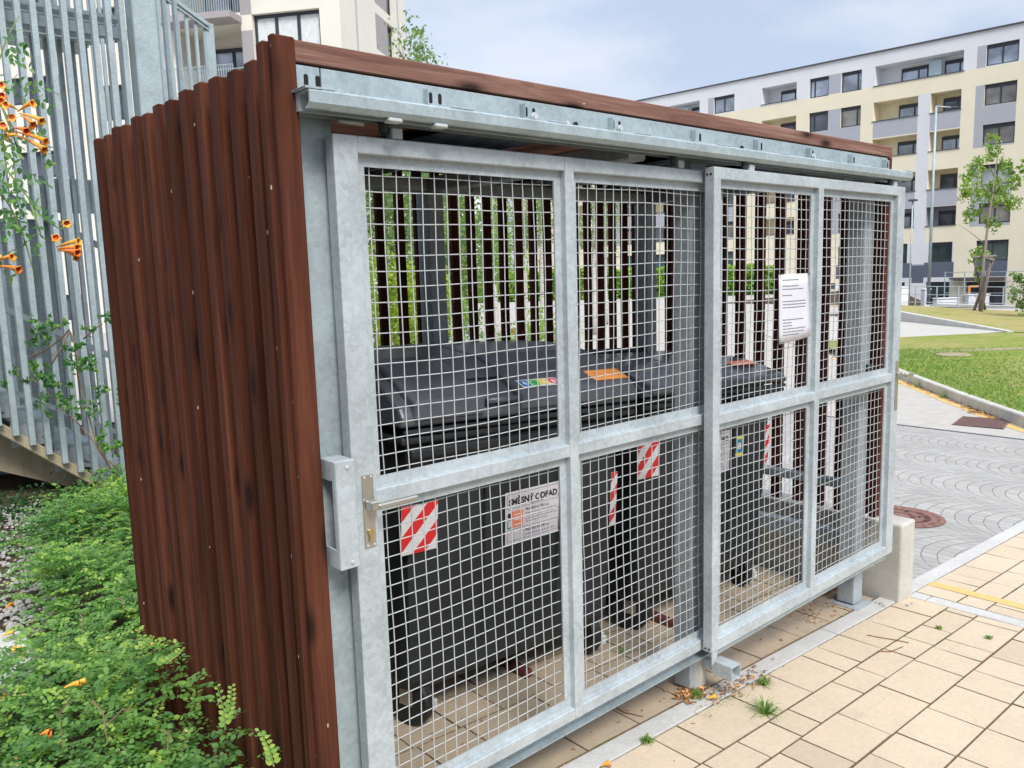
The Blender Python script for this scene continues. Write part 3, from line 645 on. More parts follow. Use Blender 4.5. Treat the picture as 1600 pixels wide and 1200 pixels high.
# ------------------------------------------------------------------ bins
def stripes(mb, w, h, T, m0, m1, n=5, sgn=1):
    """white plate with red diagonal stripes cut to the plate"""
    mb.box(0, w, 0, h, 0, .0015, m0, T=T)
    p = (w+h)/n
    for k in range(n+1):
        a = k*p-h; pl = [(a, 0), (a+p*.5, 0), (a+p*.5+h, h), (a+h, h)]
        pl = clip(clip(pl, 0, w, True), 0, 0.0, False)
        if len(pl) >= 3: mb.add([tuple(T @ Vector((x, y, .0022))) for x, y in pl], [tuple(range(len(pl)))], m1)
def make_bin(name, label, X, Y, glossy, sign, w=1.13, low=0, up=0):
    z = g(X)
    E = thing(name, label, 'waste bin', (X, Y, z)); E.rotation_euler = (0, math.atan(.0486), 0)
    dp = .93
    # tapered tub: rings
    mb = MB(); rings = [(.075, .085, .155), (.062, .066, .20), (.035, .045, 1.02), (.03, .04, 1.10)]
    def ring(ix, iy, zz, c=.05):
        x0, x1, y0, y1 = ix, w-ix, iy, dp-iy*.6
        return [(x0+c, y0, zz), (x1-c, y0, zz), (x1-c*.3, y0+c*.3, zz), (x1, y0+c, zz), (x1, y1-c, zz), (x1-c, y1, zz), (x0+c, y1, zz), (x0, y1-c, zz), (x0, y0+c, zz), (x0+c*.3, y0+c*.3, zz)]
    vs = []; n = 10
    for rr in rings: vs += ring(*rr)
    fs = [(i*n+j, i*n+(j+1) % n, (i+1)*n+(j+1) % n, (i+1)*n+j) for i in range(len(rings)-1) for j in range(n)]+[tuple(range(n-1, -1, -1)), tuple(range(3*n, 4*n))]
    mb.add(vs, fs, 0, .5)
    for k in range(2):      # shallow ribs on the front
        xa = w*(.335+.33*k); mb.add([(xa-.012, .066, .28), (xa+.012, .066, .28), (xa+.012, .036, 1.0), (xa-.012, .036, 1.0), (xa-.008, .056, .28), (xa+.008, .056, .28), (xa+.008, .026, 1.0), (xa-.008, .026, 1.0)], [(4, 5, 6, 7), (0, 4, 7, 3), (5, 1, 2, 6), (3, 7, 6, 2), (0, 1, 5, 4)], 0, .5)
    mb.build('tub', 'bin_body', E, bevel=.012, seg=2)
    mb = MB(); mb.box(-.005, w+.005, .0, dp, 1.085, 1.115, 0, .5); mb.box(.02, w-.02, -.022, .02, 1.04, 1.075, 0, .5); mb.box(.0, w, -.012, .01, 1.118, 1.14, 0, .5)
    mb.build('rim', 'bin_body', E, bevel=.01, seg=2)
    for x in (-.03, w+.005):
        mb = MB(); mb.box(x, x+.025, .3, .62, 1.0, 1.04); mb.tube([(x+.012, .35, 1.02), (x+.012, .57, 1.02)], .018, 8); mb.build('side_grip', 'bin_body', E, bevel=.004)
    # lid: curved profile extruded in x with two raised front pads
    lm = 'bin_lid_glossy' if glossy else 'bin_lid'
    LZ = lambda pr_: [(q[0], 1.14+(q[1]-1.14)*(1-low)) for q in pr_]
    base = [(.00, 1.145), (-.012, 1.18), (.01, 1.212), (.06, 1.245), (.14, 1.292), (.28, 1.345), (.5, 1.366), (.75, 1.362), (.93, 1.335), (.95, 1.28), (.95, 1.145)]
    mb = MB(); mb.prism(LZ(base), -.01, w+.01); lid = mb.build('lid', lm, E, bevel=.012, seg=2)
    pad = [(-.020, 1.165), (-.024, 1.226), (-.012, 1.240), (.05, 1.268), (.14, 1.318), (.28, 1.360), (.5, 1.383), (.75, 1.378), (.9, 1.352), (.9, 1.2)]
    for a, b in ((.035, w*.285), (w*.43, w-.035)):
        mb = MB(); mb.prism(LZ(pad), a, b); o = mb.build('lid_panel', lm, lid, bevel=.014, seg=3)
    mb = MB(); mb.prism(LZ([(.10, 1.285), (.14, 1.312), (.28, 1.357), (.5, 1.380), (.75, 1.375), (.9, 1.349), (.9, 1.2)]), w*.2855, w*.4295); mb.build('lid_panel', lm, lid, bevel=.004)
    mb = MB(); mb.tube([(w*.29, -.02, 1.215), (w*.425, -.02, 1.215)], .012, 8); mb.build('lid_handle', lm, lid, smooth=True)
    mb = MB(); mb.tube([(.0, .955, 1.27), (w, .955, 1.27)], .02, 8); mb.build('hinge', 'bin_body', E, smooth=True)
    # casters
    for cx, cy in ((.13, .15), (w-.13, .15), (.13, .78), (w-.13, .78)):
        a = R(rnd.uniform(-35, 35)) if cy < .5 else 0
        T = Matrix.Translation((cx, cy, 0)) @ Matrix.Rotation(a, 4, 'Z')
        mb = MB(); mb.lathe([(.03, .185), (.05, .19), (.05, .2)], (cx, cy, 0), 12)
        for s_ in (-1, 1): mb.box(s_*.032-.002, s_*.032+.002, -.03, .03, .085, .187, T=T)
        c = mb.build('caster', 'stainless', E)
        mb = MB(); Tw = T @ Matrix.Translation((0, 0, .098)) @ Matrix.Rotation(R(90), 4, 'Y')
        mb.lathe([(.06, -.026), (.088, -.024), (.096, -.014), (.096, .014), (.088, .024), (.06, .026)], (0, 0, 0), 24, 0, T=Tw); mb.build('wheel', 'rubber', c, smooth=False)
        if cy < .5:
            mb = MB(); mb.box(.036, .066, -.055, .01, .09, .10, T=T); mb.box(.038, .064, -.075, -.04, .05, .092, T=T); mb.build('brake_pedal', 'wire', c, bevel=.004)
    # front face frame of reference: plane leaning slightly
    lean = math.atan((.066-.045)/.82)
    Ff = Matrix.Translation((0, .0448-.0035, 1.0)) @ Matrix.Rotation(R(90)+lean, 4, 'X')   # x right, y up along face
    def on(x, z): return Ff @ Matrix.Translation((x, z-1.0, .001))
    mb = MB(); stripes(mb, .155, .175, on(.02, .69+up), 0, 1, 3); mb.build('reflector', ['white', 'red'], E)
    # wrap-round corner reflector
    mb = MB(); T = Matrix.Translation((w-.082, .0435, .70)) @ Matrix.Rotation(R(52), 4, 'Z') @ Matrix.Rotation(R(90), 4, 'X'); stripes(mb, .04, .235, Matrix.Translation((w-.09, .056, .60+up)) @ Matrix.Rotation(R(90)+lean, 4, 'X'), 0, 1, 3); mb.build('reflector', ['white', 'red'], E)
    # notice
    mb = MB(); sx = .50 if sign == 1 else .46; T = on(sx, .63+up) @ Matrix.Rotation(R(1.5), 4, 'Z')
    mb.box(0, .297, 0, .21, 0, .0012, 0, T=T)
    def tx(s_, size, x, y, m=1, b=0): mb.text(s_, size, T @ Matrix.Translation((x, y, .0019)), m, b)
    def ln(x0, y0, x1, y1, t_=.0012, m=1): mb.box(min(x0, x1)-t_/2, max(x0, x1)+t_/2, min(y0, y1)-t_/2, max(y0, y1)+t_/2, .0013, .0018, m, T=T)
    def fr(x0, y0, x1, y1): ln(x0, y0, x1, y0); ln(x0, y1, x1, y1); ln(x0, y0, x0, y1); ln(x1, y0, x1, y1)
    fr(.012, .142, .285, .200); tx('SMĚSNÝ ODPAD', .035, .018, .156, 1, .0016); ln(.13, .148, .2, .148, .0025)
    tx('PRAŽSKÉ SLUŽBY a.s.', .0135, .105, .122, 1, .0003)
    for k, l in enumerate((.165, .15, .17, .12)):
        x = .105
        while x < .105+l: ww = rnd.uniform(.006, .02); mb.box(x, x+ww, .108-k*.011, .1115-k*.011, .0013, .0018, 2, T=T); x += ww+.004
    mb.box(.035, .092, .064, .130, .0013, .0018, 3, T=T); mb.box(.045, .082, .072, .078, .0019, .0022, 0, T=T); mb.box(.045, .082, .092, .098, .0019, .0022, 0, T=T); mb.box(.045, .082, .112, .118, .0019, .0022, 0, T=T)
    mb.box(.010, .032, .064, .102, .0013, .0018, 4, T=T); mb.box(.014, .028, .070, .096, .0019, .0022, 0, T=T); mb.lathe([(.010, .0013), (.010, .0019)], (0, 0, 0), 14, 1, T=T @ Matrix.Translation((.021, .116, 0)))
    fr(.012, .012, .285, .058); ln(.045, .012, .045, .058); ln(.098, .012, .098, .058)
    tx('PRAŽSKÉ SLUŽBY a.s.', .0145, .104, .038, 1, .0002)
    x = .104
    while x < .26: ww = rnd.uniform(.006, .018); mb.box(x, x+ww, .022, .0265, .0013, .0018, 2, T=T); x += ww+.004
    mb.build('notice_plate', ['paper', 'ink', 'ink_grey', 'salmon', 'green'], E)
    return E, lid, on, w
b1, lid1, on1, w1 = make_bin('waste_bin', 'black wheeled waste bin with an orange lid label and a clearly legible notice plate', .475, .395, False, 1, 1.20)
b2, lid2, on2, w2 = make_bin('waste_bin', 'black wheeled waste bin with a small blue and yellow sticker, behind the middle post', 1.775, .43, True, 2, 1.19, .42, .075)
# lid stickers lie on the sloping front of the lid pads: slope from (y .05,z 1.291) to (.14,1.330)
sl = math.atan(.4516)
def lidT(x, y): return Matrix.Translation((x, y, 1.240+(y+.012)*.4516+.0022)) @ Matrix.Rotation(sl, 4, 'X')
mb = MB(); T = lidT(.545, .0) @ Matrix.Scale(.80, 4, (1, 0, 0)); mb.box(0, .26, 0, .055, 0, .001, 0, T=T)
for k, m_ in enumerate((1, 2, 3, 4)):
    mb.box(.008+k*.063, .063+k*.063, .006, .049, .0012, .0018, m_, T=T); mb.lathe([(.012, .0018), (.012, .0022)], (0, 0, 0), 10, 0 if k != 1 else 5, T=T @ Matrix.Translation((.036+k*.063, .028, 0)))
mb.build('sorting_sticker', ['paper_white', 'blue', 'lime', 'yellow', 'pink', 'green'], b1)
mb = MB(); T = lidT(.95, .004) @ Matrix.Scale(.97, 4, (1, 0, 0)); mb.box(0, .215, 0, .082, 0, .001, 0, T=T); mb.box(.01, .205, .03, .036, .0012, .0016, 1, T=T); mb.box(.02, .17, .05, .054, .0012, .0016, 1, T=T); mb.build('orange_label', ['orange', 'salmon'], b1)
mb = MB(); T = Matrix.Translation((.86, .10, 1.14+(1.312-1.14)*.58+.003)) @ Matrix.Rotation(sl*.6, 4, 'X'); mb.box(0, .22, 0, .06, 0, .001, 0, T=T); mb.build('orange_label', ['salmon'], b2)
mb = MB(); T = on2(.80, .775); mb.box(0, .08, 0, .10, 0, .001, 0, T=T); mb.box(.010, .070, .016, .088, .0012, .0018, 1, T=T); mb.box(.026, .054, .036, .068, .002, .0024, 2, T=T); mb.box(.034, .046, .044, .060, .0026, .003, 3, T=T); mb.build('small_sticker', ['yellow', 'skyblue', 'white', 'salmon'], b2)

# notice hung on the wire mesh
mb = MB(); nx = 8
xs3 = [2.036+.222*i/nx for i in range(nx+1)]
def pc(x, z): u = (x-2.036)/.222; v_ = (z-1.475)/.285; return -.100-.012*math.sin(u*2.6)-.010*max(0, u-.75)*4*(1-v_)
zs = [1.475+.285*k/6 for k in range(7)]
vs = [(x+.012*(1-(z-1.475)/.285), pc(x, z), z-.018*((x-2.036)/.222)*(1-(z-1.475)/.285)*-1) for z in zs for x in xs3]
mb.add(vs, [(j*(nx+1)+i, j*(nx+1)+i+1, (j+1)*(nx+1)+i+1, (j+1)*(nx+1)+i) for j in range(6) for i in range(nx)], 0)
r = random.Random(3); z = 1.735
while z > 1.51:
    if r.random() < .8:
        x = 2.058; e = 2.058+r.choice([.06, .15, .165, .17, .11])
        while x < e:
            ww = r.uniform(.012, .03); xb = min(e, x+ww)
            s0 = .012*(1-(z-1.475)/.285)
            mb.add([(x+s0, pc(x, z)-.001, z), (xb+s0, pc(xb, z)-.001, z), (xb+s0, pc(xb, z)-.001, z+.0035), (x+s0, pc(x, z)-.001, z+.0035)], [(0, 1, 2, 3)], 1); x = xb+.003
    z -= .0125
for x, z in ((2.04, 1.758), (2.25, 1.755), (2.05, 1.478), (2.23, 1.486)):
    mb.tube([(x, -.088, z), (x, -.118, z), (x+.004, -.118, z+.006), (x+.004, -.088, z+.006)], .0012, 5, 2)
o = mb.build('notice_sheet', ['paper_white', 'ink_grey', 'dark_steel'], smooth=True); tag(o, 'white printed notice sheet wired to the mesh of the farther door', 'notice')
so = o.modifiers.new('s', 'SOLIDIFY'); so.thickness = .0006

# ------------------------------------------------------------------ external staircase on the left
ST = thing('outdoor_staircase', 'concrete outdoor staircase caged by tall galvanised steel bars', 'staircase', (.3, 5.3, 0))
def sp(mb, name, mats, parent=ST, bevel=0, **k): return attach(mb.build(name, mats, None, bevel, **k), parent)
def zs_(x): return .78-.868*(x-.12)         # top edge of slab along x
mb = MB(); mb.add([(-3, 5.25, zs_(-3)), (1.15, 5.25, zs_(1.15)), (1.15, 5.25, zs_(1.15)-.10), (-3, 5.25, zs_(-3)-.10), (-3, 6.6, zs_(-3)), (1.15, 6.6, zs_(1.15)), (1.15, 6.6, zs_(1.15)-.1), (-3, 6.6, zs_(-3)-.1)], [(0, 3, 2, 1), (0, 1, 5, 4), (3, 7, 6, 2), (4, 5, 6, 7), (0, 4, 7, 3), (1, 2, 6, 5)])
sp(mb, 'slab', ['stair_concrete'], bevel=.008)
mb = MB(); mb.add([(-3, 5.6, zs_(-3)-.1), (1.0, 5.6, zs_(1.0)-.1), (.75, 5.6, .05), (.1, 5.6, .36), (-3, 5.6, 3.05), (-3, 6.5, zs_(-3)-.1), (1.0, 6.5, zs_(1.0)-.1), (.75, 6.5, .05), (.1, 6.5, .36), (-3, 6.5, 3.05)], [(0, 4, 3, 2, 1), (5, 6, 7, 8, 9), (0, 1, 6, 5), (1, 2, 7, 6), (2, 3, 8, 7), (3, 4, 9, 8)])
sp(mb, 'soffit', ['stair_concrete'])
mb = MB(); mb.box(-3, .9, 6.55, 6.75, -.2, 2.4); sp(mb, 'rear_wall', ['galv_dull'])
# steps with side plates
mb = MB(); st_ = MB(); x = -2.6
while x < .95:
    z = zs_(x+.14)+.17
    mb.box(x, x+.30, 5.40, 6.5, z-.05, z); st_.box(x-.01, x+.29, 5.36, 5.375, z-.20, z-.03); st_.bar((x+.06, 5.35, z-.13), (x+.10, 5.35, z-.15), .014, .012); st_.bar((x+.20, 5.35, z-.13), (x+.24, 5.35, z-.15), .014, .012)
    x += .28
sp(mb, 'treads', ['galv_dull']); sp(st_, 'riser_plates', ['steel_post'])
# cage bars in front
for i in range(-1, 13):
    x = -.03+i*.1045
    mb = MB(); z0 = zs_(x)-.05; mb.box(x, x+.040, 5.19, 5.245, z0, 5.6); sp(mb, 'cage_bar', ['galv'])
mb = MB(); mb.box(1.31, 1.50, 5.15, 5.33, .0, 5.6); sp(mb, 'main_post', ['galv'], bevel=.01)
for i in range(22):
    x = -.12+i*.104
    mb = MB(); mb.box(x, x+.032, 6.30, 6.36, .2, 5.6); sp(mb, 'rear_bar', ['galv_dull'])
mb = MB(); mb.box(-1, 1.32, 5.36, 5.44, 3.77, 3.85); sp(mb, 'landing_beam', ['galv_dull'])
mb = MB()
for k in range(7): mb.box(-1, 1.3, 5.42+k*.19, 5.56+k*.19, 3.93, 3.96)
sp(mb, 'landing_grating', ['galv'])
mb = MB(); mb.bar((-.2, 5.95, 1.95), (1.8, 5.95, .75), .05, .05); mb.bar((-.2, 5.95, 1.25), (1.8, 5.95, .05), .04, .04); mb.bar((-.4, 6.5, 3.2), (1.9, 6.5, 1.75), .16, .03); sp(mb, 'handrail', ['galv_dull'])
mb = MB(); mb.box(.7, 1.3, 6.37, 6.42, 2.45, 2.75); sp(mb, 'cage_panel', ['galv_dull'])
# upper flight beyond
mb = MB(); mb.bar((1.6, 8, 5.60), (3.06, 8, 4.79), .04, .14, (0, 1, 0)); mb.bar((1.6, 7.96, 5.55), (3.06, 7.96, 4.74), .02, .02, (0, 1, 0)); mb.box(3.03, 3.13, 7.97, 8.03, 2.9, 4.82); sp(mb, 'upper_stringer', ['galv'])
for i in range(14):
    x = 1.66+i*.104
    mb = MB(); mb.box(x, x+.032, 7.98, 8.02, 1.2, 5.50-.555*(x-1.7)-.02); sp(mb, 'upper_bar', ['galv'])
    if i < 12: mb = MB(); mb.box(x, x+.02, 8.0, 8.02, 5.66-.555*(x-1.7), 6.2); sp(mb, 'upper_baluster', ['galv'])

# ------------------------------------------------------------------ buildings
def facade(E, O, dU, nrm, u0, u1, z0, z1, ops, paint, mats, name='wall', depth=.35):
    """wall plane with real openings. ops: (ua,ub,za,zb,depth). paint(u,z)->material index"""
    O, dU, nrm = Vector(O), Vector(dU).normalized(), Vector(nrm).normalized()
    us = sorted({round(q, 3) for q in [u0, u1]+[o[0] for o in ops]+[o[1] for o in ops]+paint[0] if u0 <= q <= u1})
    zz = sorted({round(q, 3) for q in [z0, z1]+[o[2] for o in ops]+[o[3] for o in ops]+paint[1] if z0 <= q <= z1})
    P_ = lambda u, z, d=0: tuple(O+dU*u-nrm*d+Vector((0, 0, z)))
    mb = MB()
    for i in range(len(us)-1):
        for j in range(len(zz)-1):
            uc, zc = (us[i]+us[i+1])/2, (zz[j]+zz[j+1])/2
            if any(o[0] < uc < o[1] and o[2] < zc < o[3] for o in ops): continue
            mb.add([P_(us[i], zz[j]), P_(us[i+1], zz[j]), P_(us[i+1], zz[j+1]), P_(us[i], zz[j+1])], [(0, 1, 2, 3)], paint[2](uc, zc))
    for a, b, c, d, dp in ops:
        mi = paint[2]((a+b)/2, d+.05)
        for q in (((a, c), (b, c)), ((b, c), (b, d)), ((b, d), (a, d)), ((a, d), (a, c))):
            mb.add([P_(*q[0]), P_(*q[1]), P_(*q[1], dp), P_(*q[0], dp)], [(0, 1, 2, 3)], mi)
        if dp > .5: mb.add([P_(a, c, dp), P_(b, c, dp), P_(b, d, dp), P_(a, d, dp)], [(0, 1, 2, 3)], mi)
    attach(mb.build(name, mats), E); return P_
def window(E, P_, a, b, c, d, dp, split=(.5,), glass='glass', bar=.09, head=.0):
    mb = MB()
    def rb(u0, u1, z0, z1, d0, d1, m=0):
        vs = [P_(u0, z0, d0), P_(u1, z0, d0), P_(u1, z0, d1), P_(u0, z0, d1), P_(u0, z1, d0), P_(u1, z1, d0), P_(u1, z1, d1), P_(u0, z1, d1)]
        mb.add(vs, [(0, 3, 2, 1), (4, 5, 6, 7), (0, 1, 5, 4), (1, 2, 6, 5), (2, 3, 7, 6), (3, 0, 4, 7)], m)
    e = .004
    rb(a+e, a+bar, c+e, d-e, dp-.06, dp); rb(b-bar, b-e, c+e, d-e, dp-.06, dp); rb(a+bar, b-bar, c+e, c+bar, dp-.06, dp); rb(a+bar, b-bar, d-bar-head, d-e, dp-.06, dp)
    for s_ in split: u = a+(b-a)*s_; rb(u-bar*.6, u+bar*.6, c+bar, d-bar-head, dp-.055, dp)
    w_ = attach(mb.build('window', 'frame_dark'), E)
    q = MB(); q.add([P_(a+e, c+e, dp-.02), P_(b-e, c+e, dp-.02), P_(b-e, d-e, dp-.02), P_(a+e, d-e, dp-.02)], [(0, 1, 2, 3)])
    o = q.build('pane', glass); attach(o, w_); return w_
# right hand block of flats
RB = thing('apartment_building', 'long cream, white and grey seven-storey apartment building with recessed balconies', 'building', (66.8, 18.9, -2.75))
dU = Vector((-2.5, 32.8, 0)).normalized(); nr = Vector((-dU.y, dU.x, 0))
O_ = (66.8, 18.9, 0)
fl_top = [17.3, 14.5, 11.62, 8.72, 5.9, 3.15, .08]
ops = []; wins = []
def add_open(a, b, zt, h, dp=.22): ops.append((a, b, zt-h, zt, dp))
r = random.Random(11)
modules = [0, 22.5, 45, 67.5]
for mo in [-22.5]+modules:
    for fi, zt in enumerate(fl_top):
        def W_(a, b, h=1.5, zt=zt, dp=.2, sp_=(.5,), gl=None, head=.18):
            ops.append((mo+a, mo+b, zt-h, zt, dp)); wins.append((mo+a, mo+b, zt-h, zt, dp, sp_, gl or r.choice(['glass', 'glass', 'glass_light', 'glass_reflection', 'glass_reflection'] if fi > 0 else ['glass_light']), head))
        def LG(a, b, h, wl, zt=zt):
            ops.append((mo+a, mo+b, zt-h, zt, 1.5))
            for (wa, wb) in wl: wins.append((mo+wa, mo+wb, zt-h, zt-.28, 1.46, (.35,), 'glass_light' if fi == 0 else r.choice(['glass', 'glass_light']), .2))
        if fi == 5: W_(.2, 2.35, 1.55, gl='glass_green'); W_(4.0, 5.7, 1.55, gl='glass_green'); W_(7.3, 9.4, 1.55, gl='glass_green'); W_(11.4, 12.9, 1.55, gl='glass_green'); W_(14, 15.6, 1.5)
        elif fi == 6: W_(.2, 2.9, 1.9, gl='glass', sp_=(.3, .7)); W_(4.1, 5.8, 1.75, gl='glass_green', sp_=()); W_(7.4, 9.4, 1.75); W_(13, 15, 1.7)
        else:
            W_(.2, 2.3)
            if fi == 0: LG(3.8, 10.25, 1.5, [(3.85, 5.5), (6.7, 8.7)])
            else: LG(3.85, 6.0, 1.45, [(3.9, 5.5)]); LG(6.9, 10.3, 1.45, [(6.95, 8.8)])
            W_(11.3, 12.95, 1.6, sp_=(.2,)); W_(14.0, 15.65, 1.6, sp_=(.75,))
            LG(16.8, 20.0, 1.4, [(16.85, 18.9)])
def paint(u, z):
    lu = u % 22.5
    if z > 15.75: return 0 if z > 17.32 or not (2.3 < lu < 2.9 or 13 < lu < 14) else 5
    if z < -.0: return 1 if 2.95 < lu < 4.0 or lu > 20.4 or lu < .2 else 0
    if 3.85 < lu < 10.3:
        if 6.0 < lu < 6.9 and not (z > 14.55): return 6 if z > 1.5 or z < -.2 else (4 if z < 1.4 else 2)
        for zt in fl_top[1:5]:
            if zt-2.95+.15 < z < zt-1.45 and zt in (14.5, 8.72): return 2
        if z < 3.15: return 4 if .43 < z < 1.6 else (6 if 1.6 < z < 3.15 or z < .43 else 1)
        return 1
    if 11.3 < lu < 15.65 and (14.5 > z > 10.0 or 8.72 > z > 4.2): return 2
    if .2 < lu < 2.9 and (14.5 > z > 10.0 or 8.72 > z > 4.2): return 2
    if z < 1.6 and z > .43 and (.2 < lu < 2.4 or 11.4 < lu < 13): return 4
    if 2.35 < lu < 3.95 and .43 < z < 3.15 and False: return 6
    return 1
us_b = [mo+q for mo in [-22.5]+modules for q in (.2, 2.3, 2.35, 2.4, 2.9, 2.95, 3.85, 4.0, 6.0, 6.9, 10.3, 11.3, 11.4, 13, 14, 15.65, 20.4, 22.499)]
zs_b = [15.75, 17.32, 14.5, 14.55, 14.55-2.8, 13.05, 11.7, 10.0, 8.72, 5.92, 7.27, 4.2, 3.15, 1.6, 1.5, 1.4, .43, 0, -.2, -.0]
P_ = facade(RB, O_, dU, nr, -22.4, 89.9, -4.2, 18.35, ops, (us_b, zs_b, paint), ['white_wall', 'cream', 'grey_panel', 'taupe', 'slate', 'grey_panel', 'pier_white'])
for w_ in wins: window(RB, P_, *w_[:5], split=w_[5], glass=w_[6], head=w_[7])
mb = MB()
def fbox(mb, P_, u0, u1, z0, z1, d0, d1, m=0):
    vs = [P_(u0, z0, d0), P_(u1, z0, d0), P_(u1, z0, d1), P_(u0, z0, d1), P_(u0, z1, d0), P_(u1, z1, d0), P_(u1, z1, d1), P_(u0, z1, d1)]
    mb.add(vs, [(0, 3, 2, 1), (4, 5, 6, 7), (0, 1, 5, 4), (1, 2, 6, 5), (2, 3, 7, 6), (3, 0, 4, 7)], m)
fbox(mb, P_, -22.5, 90, 18.35, 18.45, -.12, 12); attach(mb.build('roof_edge', 'trim'), RB)
mb = MB(); fbox(mb, P_, -22.4, 89.9, -4.2, 18.34, 1.6, 11.9); attach(mb.build('core', 'cream'), RB)
def capp(u0, u1, z0, z1, d0, d1, name='balcony_capping', m_='trim'):
    q = MB(); fbox(q, P_, u0, u1, z0, z1, d0, d1); attach(q.build(name, m_), RB)
for mo in [-22.5]+modules[:3]:
    for fi, zt in enumerate(fl_top[:5]):
        if fi == 0: capp(mo+3.7, mo+10.35, zt-1.56, zt-1.5, -.05, .1); capp(mo+5.6, mo+6.5, zt-1.5, zt-.2, .9, .95, 'glass_divider', 'glass_screen')
        else: capp(mo+6.85, mo+10.4, zt-1.5, zt-1.45, -.05, .1); capp(mo+3.8, mo+6.05, zt-1.5, zt-1.45, -.05, .1)
        capp(mo+16.75, mo+20.1, zt-1.46, zt-1.4, -.05, .1)
mb = MB(); fbox(mb, P_, .2, 3.9, .26, .40, -.9, 0); attach(mb.build('entrance_canopy', 'trim'), RB)
# left block behind the staircase
LB = thing('apartment_building', 'pale cream apartment building with a balcony, rising behind the barred staircase', 'building', (15.87, 26.65, 0))
dA = Vector((-.609, .793, 0)).normalized(); nA = Vector((-.793, -.609, 0)).normalized(); OA = (15.3, 27.4, 0)
opsA = []; winA = []
for fi, zt in enumerate([15.1, 12.08, 9.05, 6.0, 3.0]):
    opsA.append((-.1, 2.72, zt-2.0, zt, .25)); winA.append((-.1, 2.72, zt-1.98, zt, .25, (.34, .67), 'blind', .02))
    opsA.append((3.2, 6.0, zt-2.9, zt-.32, 1.6)); winA.append((3.25, 5.6, zt-2.85, zt-.75, 1.55, (.5,), 'glass_light', .05))
    opsA.append((8.6, 9.6, zt-3.6, zt-2.2, .2)); winA.append((8.6, 9.6, zt-3.6, zt-2.2, .2, (), 'glass', .02))
    opsA.append((11.3, 14.2, zt-2.7, zt-1.6, .2)); winA.append((11.3, 14.2, zt-2.7, zt-1.6, .2, (.5,), 'glass', .02))
ops2 = []
for o_ in opsA: ops2.append(o_)
PA = facade(LB, OA, dA, nA, -.94, 26, -1, 18, ops2, ([2.72, 3.0], [], lambda u, z: 1 if 2.72 < u < 3.2 and (z % 3.03) < 2.2 else 0), ['cream_pale', 'taupe'])
for w_ in winA: window(LB, PA, *w_[:5], split=w_[5], glass=w_[6], bar=.11, head=w_[7])
for fi, zt in enumerate([15.1, 12.08, 9.05]):
    mb = MB(); fbox(mb, PA, 3.15, 6.3, zt-.29, zt-.05, -.9, 0); attach(mb.build('balcony_slab', 'taupe'), LB)
    mb = MB(); fbox(mb, PA, 3.2, 6.2, zt+1.0, zt+1.03, -.86, -.82)
    for k in range(31): fbox(mb, PA, 3.2+k*.1, 3.225+k*.1, zt-.05, zt+1.0, -.85, -.83)
    attach(mb.build('balcony_railing', 'galv'), LB)
    mb = MB(); fbox(mb, PA, 3.22, 5.98, zt-1.95, zt-1.92, .06, .09)
    for k in range(28): fbox(mb, PA, 3.22+k*.1, 3.24+k*.1, zt-2.89, zt-1.95, .07, .085)
    attach(mb.build('balcony_railing', 'galv'), LB)
dB = Vector((.793, .609, 0)); nB = Vector((.609, -.793, 0)); OB = Vector(OA)-dA*.94
opsB = []; winB = []
for zt in [14.35, 12.6+.0, 9.6, 6.5]:
    pass
for zt in (17.6, 14.9, 13.0, 10.0, 7.0):
    opsB.append((5.45, 6.35, zt-1.5, zt, .2)); winB.append((5.45, 6.35, zt-1.5, zt, .2, (), 'glass', .02))
def pB(u, z): return 1 if (3.95 < u < 5.45 and any(zt-1.5 < z < zt for zt in (17.6, 14.9, 13.0, 10.0))) else 0
PBf = facade(LB, tuple(OB), dB, nB, 0, 8.1, -1, 18, opsB, ([3.95, 5.45], [zt-q for zt in (17.6, 14.9, 13.0, 10.0) for q in (0, 1.5)], pB), ['cream_pale', 'taupe'], 'end_wall')
for w_ in winB: window(LB, PBf, *w_[:5], split=w_[5], glass=w_[6], bar=.08, head=w_[7])
mb = MB(); fbox(mb, PBf, 1.62, 1.74, -1, 18, -.03, -.002); fbox(mb, PBf, 6.9, 7.0, -1, 18, -.03, -.002); attach(mb.build('downpipe', 'grey_panel'), LB)
# distant white block seen through the slats
FB = thing('apartment_building', 'distant grey-white apartment building seen between the birch trunks through the slats', 'building', (30, 68, -.4))
dF = Vector((.86, -.51, 0)).normalized(); nF = Vector((-.51, -.86, 0)).normalized(); opsF = []; winF = []
for zt in (3.2, 6.2, 9.2, 12.2):
    for k in range(10):
        u = 1.5+k*2.9; opsF.append((u, u+1.5, zt-1.5, zt, .2)); winF.append((u, u+1.5, zt-1.5, zt, .2, (.5,), 'glass', .02))
PF = facade(FB, (24, 76, 0), dF, nF, 0, 31, -.6, 13.5, opsF, ([], [], lambda u, z: 0), ['pier_white'])
for w_ in winF: window(FB, PF, *w_[:5], split=w_[5], glass=w_[6], bar=.1, head=w_[7])
mb = MB(); fbox(mb, PF, 0, 31, -.6, 13.49, .21, 9); attach(mb.build('core', 'white_wall'), FB)

